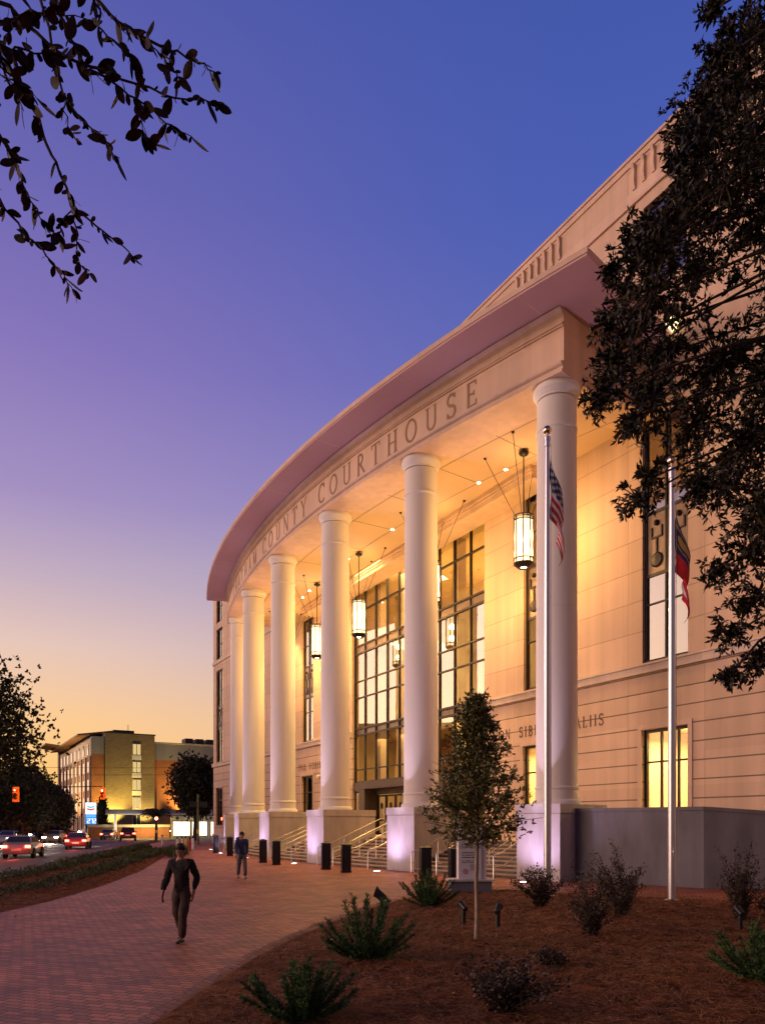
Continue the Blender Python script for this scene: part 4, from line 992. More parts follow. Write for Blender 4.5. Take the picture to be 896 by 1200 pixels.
# ---- branch overhead at top left, from a tree standing left of the camera
bt = empty('overhanging_tree', (-4.8, 1.6, 0)); tag(bt, 'tree whose bare twigs and big leaves hang into the top left sky', 'tree')
BO = Vector((-4.8, 1.6, 0))
tr = MB(); tr.tube([(0, 0, -.1), (.05, 0, 1.2), (.12, .05, 3), (.2, .15, 5.2), (.2, .3, 7.0)], [.30, .22, .19, .14, .07], 12)
trb = tr.build('trunk', M['bark'], bt, True)
br = MB(); LP, LD, LS = [], [], []
rr = random.Random(5)
def twig(path, Y0, Y1, r0, leaves=1.0):
    """path in photo positions, given its own depth from Y0 to Y1"""
    n = len(path); pts = []
    for i, (x, y) in enumerate(path): pts.append(at(x, y, Y0 + (Y1 - Y0) * i / (n - 1)) - BO)
    fine = []
    for a, b in zip(pts[:-1], pts[1:]):
        for k in range(4): fine.append(a.lerp(b, k / 4) + Vector((rr.gauss(0, .004), rr.gauss(0, .004), rr.gauss(0, .004))))
    fine.append(pts[-1])
    br.tube(fine, [r0 * (1 - .8 * i / len(fine)) for i in range(len(fine))], 5)
    for i in range(1, len(fine)):
        for k in range(2):
            if rr.random() < .98 * leaves:
                p = fine[i - 1].lerp(fine[i], rr.random()); d = (fine[i] - fine[i - 1]).normalized()
                v = d * .5 + Vector((rr.gauss(0, .6), rr.gauss(0, .5), rr.gauss(-.45, .5)))
                LP.append(np.array(p)); LD.append(np.array(v)); LS.append(rr.choice((rr.uniform(.022, .042), rr.uniform(.042, .082))))
    return fine
main = [bez((.2, .15, 5.0), at(-120, -60, 2.6) - BO, at(-10, -10, 2.8) - BO, 8), bez((.2, .2, 5.4), at(-60, -160, 2.6) - BO, at(90, -30, 2.9) - BO, 8), bez((.2, .1, 4.4), at(-180, 60, 2.5) - BO, at(-30, 90, 2.8) - BO, 8)]
for q in main: br.tube(q, [.05, .043, .036, .03, .025, .02, .016, .012, .009], 7)
twig([(-10, -10), (30, 25), (80, 70), (130, 85), (190, 110), (235, 118), (254, 122)], 2.8, 3.0, .008)
twig([(90, -30), (130, 20), (170, 45), (210, 62), (240, 78), (256, 84)], 2.9, 3.1, .008)
twig([(60, -20), (80, 40), (100, 80), (125, 90), (160, 115), (195, 145), (225, 160)], 2.7, 2.9, .007)
twig([(40, -20), (62, 50), (75, 110), (95, 140), (120, 160), (140, 185)], 2.9, 2.8, .006)
twig([(-30, 20), (12, 60), (35, 120), (55, 170), (75, 215), (85, 242), (120, 270), (150, 295), (166, 310)], 2.8, 3.0, .008, .8)
twig([(85, 242), (90, 275), (92, 305), (105, 322)], 2.95, 3.0, .004, .9)
twig([(85, 242), (70, 265), (68, 280)], 2.95, 2.95, .003, 1)
twig([(-30, 90), (0, 158), (20, 190), (30, 220), (45, 250), (60, 275)], 2.8, 2.9, .006, 1.1)
twig([(-30, 200), (0, 236), (25, 268), (55, 300), (75, 322), (85, 340)], 2.8, 2.9, .006, .8)
twig([(-20, 130), (10, 175), (22, 200)], 2.8, 2.9, .004, 1)
twig([(-30, 40), (10, 55), (40, 60), (75, 65)], 2.7, 2.8, .006, 1.3)
twig([(100, -20), (115, 10), (118, 35), (150, 60), (160, 75)], 2.8, 2.8, .005, 1.3)
twig([(-20, 60), (15, 90), (28, 130)], 2.7, 2.8, .005, 1.5)
twig([(130, 20), (150, 30), (185, 60), (200, 80), (215, 95)], 2.9, 2.9, .004, 1.1)
twig([(60, 20), (30, 10), (5, 45), (0, 80)], 2.7, 2.8, .004, 1.4)
twig([(75, 110), (80, 150), (95, 170)], 2.8, 2.8, .003, 1.0)
twig([(160, 115), (165, 140), (170, 165), (180, 170)], 2.85, 2.85, .003, 1.2)
twig([(-30, 30), (20, 20), (60, 15), (110, 25)], 2.6, 2.7, .005, 1.5)
twig([(-40, 60), (-5, 85), (20, 95), (50, 120)], 2.7, 2.8, .004, 1.3)
br.build('branches', M['bark'], trb)
# rest of the crown, outside the frame
up_ = MB(); tries = 0; made = 0
while made < 26 and tries < 400:
    tries += 1
    a_ = rr.uniform(0, 2 * PI); L_ = rr.uniform(1.2, 2.6); e = Vector((math.cos(a_) * L_, math.sin(a_) * L_, rr.uniform(5.6, 8.6)))
    w = e + BO
    if w.y > -.3 and abs(w.x) < .58 * w.y + 1.0: continue
    pts = bez((.2, .25, rr.uniform(4.8, 6.8)), Vector((e.x * .5, e.y * .5, e.z + .3)), e, 8); up_.tube(pts, [.04 - .0042 * i for i in range(9)], 5, cap=False); made += 1
    for i in range(2, 9):
        for q in range(9):
            p = pts[i - 1].lerp(pts[i], rr.random()); dv = Vector((rr.gauss(0, .16), rr.gauss(0, .16), rr.gauss(0, .12)))
            if q % 3 == 0: up_.tube([p, p + dv], [.006, .003], 3, cap=False)
            LP.append(np.array(p + dv)); LD.append(np.array((rr.gauss(0, 1), rr.gauss(0, 1), rr.gauss(-.3, .6)))); LS.append(rr.uniform(.04, .09))
up_.build('limbs', M['bark'], trb)
leafmesh('crown', LP, LD, LS, M['leaf_branch'], bt, LT, LF, .98, 9)

# ---- young tree in the bed
def at_g(x, y, Y): return gp(x, y)
x_, y_ = gp(558, 1103, .08)
yt = empty('young_oak_tree', (x_, y_, .08)); tag(yt, 'slender young oak with a thin pale trunk in the mulch bed', 'tree')
tr = MB(); tr.tube([(0, 0, -.1), (.01, 0, .5), (.0, .01, 1.1), (.02, 0, 1.9), (.0, .01, 2.8), (-.02, 0, 3.7), (0, 0, 4.25)], [.045, .036, .034, .03, .024, .014, .005], 9)
tt_ = tr.build('trunk', M['palebark'], yt, True)
bm_ = MB(); cs, ds = [], []
rr = random.Random(21)
def yprof(z):   # radius of the crown at height z
    t = (z - 1.5) / 2.8
    return max(.06, 1.0 * (t / .22 if t < .22 else max(0, 1 - (t - .22) / .78) ** .75) * 1.04 + .06) if t > 0 else .3
for k in range(120):
    z0 = 1.62 + 2.53 * (k / 120) ** 1.05; a = k * 2.399 + rr.uniform(-.4, .4); R = yprof(z0 + .25) * rr.uniform(.6, 1.08)
    e = Vector((math.cos(a) * R, math.sin(a) * R, z0 + R * rr.uniform(.15, .6) + .05)); s_ = Vector((0, 0, z0))
    pts = bez(s_, s_.lerp(e, .5) + Vector((0, 0, .08)), e, 4); bm_.tube(pts, [.011, .009, .007, .005, .003], 4, cap=False)
    for q in range(15):
        t = rr.uniform(.2, 1.0); p = s_.lerp(e, t) + Vector((rr.gauss(0, .085), rr.gauss(0, .085), rr.gauss(0, .085)))
        cs.append(np.array(p)); ds.append(np.array((e - s_).normalized() + Vector((0, 0, .3))))
bm_.build('twigs', M['bark'], tt_)
P, D, S_ = rosettes(cs, ds, 8, .085, 1.15)
leafmesh('crown', P, D, S_, M['leaf_young'], yt, LT4, LF4, .95, 5)

# ---- junipers and maroon shrubs in the bed
def juniper(px, py, h, w, seed, label, cut=None):
    h, w = h * 1.0, w * 1.18
    x, y = gp(px, py, .1); r = empty('juniper_shrub', (x, y, .08)); tag(r, label, 'shrub', 'junipers in the mulch bed')
    q = random.Random(seed); st_ = MB(); P, D, S = [], [], []
    for k in range(38):
        a = k * 2.399 + q.uniform(-.3, .3); inc = q.uniform(.25, 1.22) if k > 7 else q.uniform(.05, .35)
        L = h * q.uniform(.75, 1.15)
        rad = min(w, L * .95 * math.sin(inc * 1.25)); hz = L * math.cos(inc * 1.1) * .95 + .05
        e = Vector((math.cos(a) * rad, math.sin(a) * rad, max(hz, .1))); c = Vector((math.cos(a) * rad * .55, math.sin(a) * rad * .55, hz * .32))
        pts = bez((0, 0, 0), c, e, 8); st_.tube(pts, [.012 - .0011 * i for i in range(9)], 4, cap=False)
        for i in range(1, 9):
            for j in range(12):
                t = pts[i - 1].lerp(pts[i], q.random()); ax = (pts[i] - pts[i - 1]).normalized(); side = Vector((q.gauss(0, 1), q.gauss(0, 1), q.gauss(0, .7)))
                dd = ax * 1.0 + side * .38; tp = 1 - .5 * i / 8
                l = .17 * h * tp * q.uniform(.6, 1.2)
                for m in range(5):
                    b_ = t + dd.normalized() * l * m / 5
                    P.append(np.array(b_)); D.append(np.array(dd + Vector((q.gauss(0, .5), q.gauss(0, .5), q.gauss(0, .5))))); S.append(q.uniform(.03, .06) * (.7 + h * .5))
    st_.build('stems', M['bark'], r)
    leafmesh('foliage', P, D, S, M['juniper'], r, LT4, LF4, .55, seed)
juniper(430, 1124, .85, .58, 1, 'spiky green juniper at the edge of the paving with a black spotlight behind')
juniper(352, 1196, .62, .48, 2, 'low green juniper nearest the camera at bottom left of the bed')
juniper(502, 1062, .80, .62, 3, 'green juniper left of the white sign on the grey base')
juniper(893, 1150, .72, .72, 4, 'green juniper at the right edge of the mulch bed')
juniper(540, 1262, .30, .35, 6, 'juniper at the bottom edge with only its tips showing')
def shrub(px, py, h, w, n, seed, label):
    h, w, n = h * 1.15, w * 1.2, int(n * 1.25)
    x, y = gp(px, py, .1); r = empty('maroon_shrub', (x, y, .08)); tag(r, label, 'shrub', 'dark maroon shrubs in the mulch bed')
    q = random.Random(seed); st_ = MB(); P, D, S = [], [], []
    for k in range(n):
        a = k * 2.399 + q.uniform(-.4, .4); R = w * q.uniform(.25, 1.0); hz = h * q.uniform(.55, 1.1) * (1 - .25 * R / w)
        lx, ly = ((seed * 37) % 11 - 5) * .03, ((seed * 53) % 7 - 3) * .03
        if q.random() < .12: hz *= 1.3
        e = Vector((math.cos(a) * R + lx * hz, math.sin(a) * R + ly * hz, hz)); pts = bez((math.cos(a) * .04, math.sin(a) * .04, 0), (math.cos(a) * R * .3, math.sin(a) * R * .3, hz * .6), e, 6)
        st_.tube(pts, [.009 - .0011 * i for i in range(7)], 4, cap=False)
        for i in range(1, 7):
            for j in range(20):
                t = pts[i - 1].lerp(pts[i], q.random()) + Vector((q.gauss(0, .045), q.gauss(0, .045), q.gauss(0, .04)))
                P.append(np.array(t)); D.append(np.array((pts[i] - pts[i - 1]).normalized() * .5 + Vector((q.gauss(0, .7), q.gauss(0, .7), q.gauss(.1, .6))))); S.append(q.uniform(.030, .060) * max(1, y / 14))
    st_.build('stems', M['bark'], r); leafmesh('foliage', P, D, S, M['shrub'], r, LT4, LF4, 1.15, seed)
shrub(633, 1062, .95, .62, 26, 31, 'maroon shrub at the foot of the left flagpole')
shrub(692, 1096, .98, .62, 34, 32, 'maroon shrub in front of a second one between the flagpoles')
shrub(728, 1073, 1.12, .66, 32, 33, 'maroon shrub behind another one between the flagpoles')
shrub(868, 1078, 1.25, .50, 26, 34, 'tall loose maroon shrub right of the right flagpole')
shrub(905, 1078, .7, .45, 18, 38, 'maroon shrub cut by the right edge of the frame')
shrub(592, 1186, .52, .52, 30, 35, 'dark maroon shrub in the foreground of the bed')
shrub(645, 1132, .22, .20, 12, 36, 'small maroon shrub in the middle of the bed')

# ---- ground cover rows in the strip
def cover(n, polyl):
    P, D, S = [], [], []
    q = random.Random(3); c = 0
    x0, x1 = min(p[0] for p in polyl), max(p[0] for p in polyl); y0, y1 = min(p[1] for p in polyl), max(p[1] for p in polyl)
    while c < n:
        x, y = q.uniform(x0, x1), q.uniform(y0, y1)
        if not inpoly(x, y, polyl): continue
        # two wavering rows of clumps
        d1 = min(math.hypot(x - a[0], y - a[1]) for a in RO1); d2 = min(math.hypot(x - a[0], y - a[1]) for a in RO2)
        if min(d1 - .05 * noise2(x, y), d2) > .55 + .35 * noise2(x * 1.5, y * 1.5): continue
        hh = .12 + .22 * max(0, noise2(x * 2, y * 2) * .5 + .5) * q.random()
        for k in range(4):
            P.append(np.array((x + q.gauss(0, .05), y + q.gauss(0, .05), .05 + hh * q.random()))); D.append(np.array((q.gauss(0, .7), q.gauss(0, .7), q.uniform(.2, 1.2)))); S.append(q.uniform(.06, .14) * max(1, y / 26))
        c += 1
    o = leafmesh('ground_cover', P, D, S, M['cover'], None, LT4, LF4, .6, 77); o['kind'] = 'stuff'
def dens(pts):
    out = []
    for a, b in zip(pts[:-1], pts[1:]):
        k = max(1, int(math.hypot(b[0] - a[0], b[1] - a[1]) / .4))
        out += [(a[0] + (b[0] - a[0]) * i / k, a[1] + (b[1] - a[1]) * i / k) for i in range(k)]
    return out
RO1 = dens([gp(*p) for p in [(-200, 1105), (0, 1051), (60, 1040), (110, 1025), (150, 1012), (185, 999)]])
RO2 = dens([gp(*p) for p in [(-200, 1080), (0, 1034), (60, 1021), (110, 1008), (150, 999.5), (185, 991)]])
cover(6200, strip_poly)
# grass tussock where the strip ends
P, D, S = [], [], []
for k in range(1300):
    x, y = gp(206 + RNG.normal() * 6, 1003 + RNG.normal() * 1.5); P.append(np.array((x, y, .03))); D.append(np.array((RNG.normal() * .5, RNG.normal() * .5, 1))); S.append(RNG.uniform(.35, .8))
o = leafmesh('grass_tuft', P, D, S, M['cover'], None, LT4, LF4, .10, 78); tag(o, 'clump of tall grass at the far end of the planting strip', 'grass')

# ---- trees far off
def far_tree(name, x, y, h, R, tr_h, n, size, seed, label, flat=.8, mat_=None, group=None):
    r = empty(name, (x, y, -.1)); tag(r, label, 'tree', group)
    q = random.Random(seed); t = MB(); t.tube([(0, 0, -.1), (.1, 0, tr_h * .6), (0, .1, tr_h), (.2, 0, h * .8)], [.035 * h * .8, .028 * h * .8, .022 * h * .8, .01 * h], 8)
    cs, ds = [], []
    cl_ = []
    for k in range(26):
        a = k * 2.399; z = tr_h + (h - tr_h) * ((k + .5) / 26); tz = (z - tr_h) / (h - tr_h)
        rad = R * math.sqrt(max(.05, 1 - (2 * tz - .85) ** 2 * .85)) * q.uniform(.35, .95)
        c = Vector((math.cos(a) * rad, math.sin(a) * rad, z)); cl_.append(c)
        t.tube(bez((0, 0, tr_h * .8 + (z - tr_h) * .4), (c.x * .4, c.y * .4, z), c, 4), [.012 * h, .009 * h, .006 * h, .004 * h, .002 * h], 5, cap=False)
    for k in range(n):
        c = q.choice(cl_); v = Vector((q.gauss(0, 1), q.gauss(0, 1), q.gauss(0, flat))) * R * .20
        cs.append(np.array(c + v)); ds.append(np.array(v.normalized() + Vector((0, 0, .1))))
    to = t.build('trunk', M['bark'], r, True)
    P, D, S_ = rosettes(cs, ds, 3, size, 1.3); leafmesh('crown', P, D, S_, mat_ or M['leaf_far'], r, LT4, LF4, 1.5, seed)
    return r
far_tree('broad_oak_tree', -31.8, 56, 13.4, 5.8, 5.6, 8580, .34, 41, 'tall dark tree cut by the left edge against the orange sky')
far_tree('street_tree', -40.5, 86, 8.0, 3.4, 2.2, 3900, .40, 42, 'dark tree behind the left traffic signal', group='dark trees across the street')
far_tree('street_tree', -41.4, 95, 6.4, 2.7, 1.2, 4420, .42, 43, 'dense dark tree left of the fuel price sign', group='dark trees across the street')
far_tree('street_tree', -50.5, 97, 6.4, 3.2, 1.2, 3900, .42, 44, 'dense dark tree under the tall tree at the left edge', group='dark trees across the street')
far_tree('street_tree', -53, 104, 7.5, 4.0, 1.6, 3900, .45, 47, 'dark tree second from the left edge below the orange sky', group='dark trees across the street')
far_tree('street_tree', -52.5, 116, 8.6, 3.8, 1.4, 4160, .45, 48, 'dark tree just in front of the hotel wing', group='dark trees across the street')
far_tree('round_street_tree', -22.6, 92, 9.6, 3.0, 3.9, 5200, .38, 45, 'round leafy street tree beside the far end of the courthouse', .9)
far_tree('slim_street_tree', -43.2, 118, 6.0, .8, 1.4, 1352, .35, 46, 'slim tree right of the fuel price sign')
# palm
px_, py_ = -28.4, 96
pm = empty('palm_tree', (px_, py_, -.1)); tag(pm, 'small palm tree before the hotel stair tower', 'tree')
t = MB(); t.tube([(0, 0, -.1), (.03, 0, 1.4), (0, 0, 2.9)], [.20, .17, .15], 10); t.build('trunk', M['bark'], pm, True)
P, D, S = [], [], []; fr = MB()
for k in range(24):
    a = k * 2.399; inc = .15 + 1.25 * (k / 24); e = Vector((math.cos(a) * 1.9 * math.sin(inc + .35), math.sin(a) * 1.9 * math.sin(inc + .35), 3.0 + 1.5 * math.cos(inc) - .4))
    pts = bez((0, 0, 2.9), Vector((e.x * .5, e.y * .5, 3.4 + .9 * math.cos(inc))), e, 8); fr.tube(pts, [.02] * 9, 4, cap=False)
    for i in range(1, 9):
        for j in range(8):
            p = pts[i - 1].lerp(pts[i], j / 8); ax = (pts[i] - pts[i - 1]).normalized(); sd = ax.cross(Vector((0, 0, 1))) * (1 if j % 2 else -1)
            P.append(np.array(p)); D.append(np.array(ax * .8 + sd + Vector((0, 0, -.45)))); S.append(.55)
fr.build('midribs', M['palm'], pm); leafmesh('fronds', P, D, S, M['palm'], pm, LT4, LF4, .25, 4)
# distant line of woods
P, D, S = [], [], []
q = random.Random(9)
for k in range(5200):
    x = q.uniform(-330, 60); y = 330 + q.gauss(0, 6); hh = 7 + 3.2 * noise2(x * .05, 1) + 1.5 * noise2(x * .3, 5)
    P.append(np.array((x, y, q.uniform(0, 1) ** .8 * hh))); D.append(np.array((q.gauss(0, 1), q.gauss(0, 1), q.gauss(0, 1)))); S.append(q.uniform(1.2, 2.6))
o = leafmesh('distant_woods', P, D, S, M['leaf_far'], None, LT4, LF4, 2.0, 12); o['kind'] = 'stuff'

# ------------------------------------------------------------------ FLAGPOLES AND FLAGS
def flagpole(px, py, h, label):
    x, y = gp(px, py, .06); r = empty('flagpole', (x, y, .05)); tag(r, label, 'flagpole', 'flagpoles in the mulch bed')
    p = MB(); p.tube([(0, 0, 0), (0, 0, h * .35), (0, 0, h * .7), (0, 0, h - .35)], [.10, .098, .082, .062], 20); p.build('pole', M['alu'], r, True)
    MB().lathe([(.105, 0), (.24, .0), (.23, .035), (.12, .09), (.105, .09)], 24, cap=False).build('base_collar', M['alu'], r, True)
    t = MB(); t.lathe([(.0, h - .36), (.085, h - .36), (.085, h - .20), (.095, h - .20), (.095, h - .1), (.03, h - .06), (.025, h), (.0, h)], 20); t.build('truck', M['alu'], r, True)
    MB().ball((0, 0, h + .10), .125, 20, 14).build('ball_finial', M['gold'], r, True)
    c = MB(); c.tube([(.095, -.03, .9), (.105, -.03, h * .5), (.10, -.02, h - .3)], .006, 5); c.build('halyard', M['white'], r)
    k = MB(); k.box(-.02, .02, -.16, -.09, 1.30, 1.34); k.box(-.015, .015, -.14, -.125, 1.22, 1.42); k.build('cleat', M['alu'], r)
    return r, x, y, h
f1, f1x, f1y, f1h = flagpole(641, 1051, 12.88, 'left flagpole with the striped flag standing before the nearest column')
f2, f2x, f2y, f2h = flagpole(787, 1057, 11.38, 'right flagpole with the red and blue flag standing before the low grey wall')
def limp_flag(name, x, y, ztop, hoist, fly, drop, seed, colour, label, mats, width):
    """a flag hanging limp: s along the fly, h down the hoist"""
    nu, nv = 44, 60; q = random.Random(seed); ph = [q.uniform(0, 6) for _ in range(6)]
    V = []; F = []; mi = []
    for j in range(nv + 1):
        h = j / nv
        for i in range(nu + 1):
            s = i / nu
            # the upper edge falls steeply, folds gather towards the pole
            z = ztop - hoist * h * (1 - .15 * s) - drop * s ** .92 * (1 - .42 * h)
            tt = (ztop - z) / (hoist + drop * .62); env = (.30 + .70 * math.sin(PI * min(1, .10 + .86 * tt))) * min(1, .16 + 2.2 * tt)
            g = s * 2.5 + h * .35 + ph[0]; zig = abs((g % 2) - 1)
            X = .085 + width * env * (min(1, s * 3.2) * (.42 + .58 * zig)) + .02 * math.sin(h * 9 + ph[2])
            Yo = (math.sin(g * PI) * .10 + math.cos(s * 9 + h * 5 + ph[3]) * .045) * min(1, s * 4)
            V.append((X, Yo, z))
    for j in range(nv):
        for i in range(nu):
            a = j * (nu + 1) + i; F.append((a, a + 1, a + nu + 2, a + nu + 1)); mi.append(colour((i + .5) / nu, (j + .5) / nv))
    o = rawmesh(name, V, F, mats, None, mi, True); o.location = (x, y, 0); tag(o, label, 'flag')
    so = o.modifiers.new('thickness', 'SOLIDIFY'); so.thickness = .006
    return o
def us(s, h):
    if s < .4 and h < 7 / 13:
        i, j = s / .4 * 11, h / (7 / 13) * 9
        return 3 if (int(i) + int(j)) % 2 == 0 and abs(i % 1 - .5) < .32 and abs(j % 1 - .5) < .32 else 2
    return 0 if int(h * 13) % 2 == 0 else 1
def ga(s, h):
    if s < .4 and h < 2 / 3:
        r = math.hypot((s - .2) / .2 * .6, (h - .333) / .333)
        return 3 if r < .32 or (.55 < r < .66) else 2
    return 1 if 1 / 3 < h < 2 / 3 else 0
limp_flag('flag', f1x, f1y, f1h - .55, 1.75, 2.9, 2.75, 4, us, 'limp striped flag with a starred blue corner hanging from the left pole', [M['flagred'], M['flagwhite'], M['flagblue'], M['flagstar']], .50)
limp_flag('flag', f2x, f2y, f2h - 1.05, 1.7, 2.6, 2.7, 8, ga, 'limp red and white flag with blue corner hanging from the right pole', [M['flagred'], M['flagwhite'], M['flagblue'], M['flaggold']], .50)

# ------------------------------------------------------------------ SIGN BY THE STEPS
sx, sy = gp(550, 1048, .0)
sg = empty('information_sign', (sx, sy, 0), .06); tag(sg, 'white information panel on a grey plinth left of the young tree trunk', 'sign')
b = MB(); b.box(-.60, .60, -.34, .34, 0, .40); b.build('plinth', M['greywall'], sg)
b = MB(); b.box(-.68, .68, -.42, .42, .401, .455); b.build('plinth_cap', M['pedestal'], sg)
b = MB(); b.box(-.36, .32, -.20, .20, .456, 2.15); b.box(.322, .46, -.17, .17, .456, 2.12); pn = b.build('panel', M['signface'], sg)
t = MB()
def tline(z, h, x0, x1, seed, th=.003):
    q = random.Random(seed); x = x0
    while x < x1:
        w = q.uniform(.35, .8) * h
        if q.random() < .16: x += h * .5; continue
        t.box(x, min(x + w, x1), -.2 - th, -.2005, z, z + h * q.uniform(.65, 1.0)); x += w + h * .16
hd = MB(); stroke_text(hd, 'COURTHOUSE', .075, lambda s_, z, o_: (-.02 + s_, -.2005 - o_ * .3, 1.36 + z), 0, .12); hd.build('heading', M['ink'], pn)
for i, z in enumerate([1.22, 1.15, 1.08]): tline(z, .035, -.26, .22 - .05 * (i % 2), i)
for i, z in enumerate([.86, .81, .76, .71]): tline(z, .026, -.02, .26 - .05 * (i % 2), 20 + i)
for i, z in enumerate([.98, .93]): tline(z, .026, -.26, .10, 40 + i)
t.build('small_print', M['ink'], pn)
e = MB(); e.lathe([(.052, 0), (.075, 0), (.075, .004), (.052, .004)], 20, cap=False); e.box(-.03, .03, -.008, .012, .0, .004); e.box(-.010, .014, -.035, .035, .0, .0035)
for i in range(len(e.v)):
    p = e.v[i]; e.v[i] = (-.16 + p[0], -.2005 - p[2], .68 + p[1])
e.build('emblem', M['inkred'], pn)

# ------------------------------------------------------------------ BOLLARDS
def make_bollard():
    r = empty('security_bollard')
    b = MB(); b.box(-.19, .19, -.19, .19, .06, 1.14); b.build('post', M['black'], r)
    b = MB(); b.box(-.215, .215, -.215, .215, 0, .06); b.build('base', M['black'], r)
    b = MB(); b.box(-.215, .215, -.215, .215, 1.141, 1.19); b.hexa([(-.2, -.2, 1.19), (.2, -.2, 1.19), (.2, .2, 1.19), (-.2, .2, 1.19)], [(-.07, -.07, 1.26), (.07, -.07, 1.26), (.07, .07, 1.26), (-.07, .07, 1.26)]); b.build('cap', M['black'], r)
    b = MB()
    for q in (-.12, .12):
        b.box(q - .02, q + .02, -.2, -.1905, .15, 1.05); b.box(q - .02, q + .02, .1905, .2, .15, 1.05); b.box(-.2, -.1905, q - .02, q + .02, .15, 1.05); b.box(.1905, .2, q - .02, q + .02, .15, 1.05)
    b.build('ribs', M['blackm'], r); return r
bl0 = None
BL = [((498.5, 1031), 'black bollard before the second pedestal, nearest the young tree on its left'), ((533, 1034), 'black bollard half hidden behind the white information sign'),
      ((381.5, 1019.5), 'left one of the two black bollards before the third pedestal'), ((405, 1023), 'right one of the two black bollards before the third pedestal'),
      ((307.5, 1011.5), 'left one of the two black bollards before the fourth pedestal'), ((323, 1014), 'right one of the two black bollards before the fourth pedestal'),
      ((268.5, 1003.5), 'black bollard just left of the person in the navy shirt'), ((279.5, 1005), 'black bollard behind the person in the navy shirt'), ((252.5, 1000), 'leftmost and farthest of the black bollards')]
for i, (p, lab) in enumerate(BL):
    o = bl0 if i else make_bollard()
    if i == 0: bl0 = o
    else: o = copy_tree(bl0)
    x, y = gp(*p); o.location = (x, y + .2, .003); o.rotation_euler = (0, 0, math.radians(12)); tag(o, lab, 'bollard', 'black bollards before the steps')

# ------------------------------------------------------------------ GARDEN SPOTLIGHTS
def make_spot():
    r = empty('garden_spotlight')
    b = MB(); b.tube([(0, 0, -.05), (0, 0, .26)], .045, 12); b.build('stake', M['black'], r, True)
    b = MB()
    b.lathe([(.03, -.10), (.055, -.08), (.062, .10), (.075, .12), (.07, .13), (.0, .12)], 14)
    for i in range(len(b.v)):
        p = Vector(b.v[i]); p.rotate(Quaternion((1, 0, 0), math.radians(-62))); b.v[i] = (p.x, p.y, p.z + .33)
    b.box(-.012, .012, -.02, .02, .25, .33); b.build('head', M['black'], r, True); return r
sp0 = None
SPL = [((543, 1083), 'black garden spotlight left of the young tree trunk', .5), ((583, 1087), 'black garden spotlight right of the young tree trunk', -.4), ((447, 1084), 'black garden spotlight behind the spiky juniper', 1.3), ((867, 1090), 'black garden spotlight below the tall loose maroon shrub', .2)]
for i, (p, lab, a) in enumerate(SPL):
    if i == 0: o = sp0 = make_spot()
    else: o = copy_tree(sp0)
    x, y = gp(p[0], p[1], .1); o.location = (x, y, .09); o.rotation_euler = (0, 0, a); o.scale = (1.0, 1.0, 1.05) if i != 2 else (1.1, 1.1, 1.7); tag(o, lab, 'spotlight', 'garden spotlights in the mulch bed')

# ------------------------------------------------------------------ PEOPLE
def skinned(name, J, E, mat_, parent, sub=2, root=0, fold=0):
    """J: list of (x, y, z, radius); E: edges"""
    me = bpy.data.meshes.new(name); me.from_pydata([j[:3] for j in J], E, []); o = bpy.data.objects.new(name + '_tmp', me); COL.objects.link(o)
    m = o.modifiers.new('s', 'SKIN'); m.use_smooth_shade = True
    if not me.skin_vertices: me.attributes  # layer is made by the modifier
    sv = me.skin_vertices[0].data if me.skin_vertices else None
    if sv is None:
        bmm = bmesh.new(); bmm.from_mesh(me); bmm.verts.layers.skin.verify(); bmm.to_mesh(me); bmm.free(); sv = me.skin_vertices[0].data
    for i, j in enumerate(J):
        r = j[3]; sv[i].radius = r if isinstance(r, tuple) else (r, r); sv[i].use_root = (i == root)
    u = o.modifiers.new('u', 'SUBSURF'); u.levels = sub; u.render_levels = sub
    dg = bpy.context.evaluated_depsgraph_get(); ev = o.evaluated_get(dg); m2 = bpy.data.meshes.new_from_object(ev)
    bpy.data.objects.remove(o); m2.name = name; m2.materials.clear(); m2.materials.append(mat_)
    if fold:
        from mathutils import noise as _n
        m2.update(); nr = [v.normal.copy() for v in m2.vertices]
        for v, q in zip(m2.vertices, nr):
            v.co += q * fold * (_n.noise(Vector((v.co.x * 9, v.co.y * 9, v.co.z * 5))) + .6 * _n.noise(Vector((v.co.x * 16, v.co.y * 16, v.co.z * 22))))
    m2.polygons.foreach_set('use_smooth', [True] * len(m2.polygons)); m2.update()
    r = bpy.data.objects.new(name, m2); COL.objects.link(r); r.parent = parent; return r
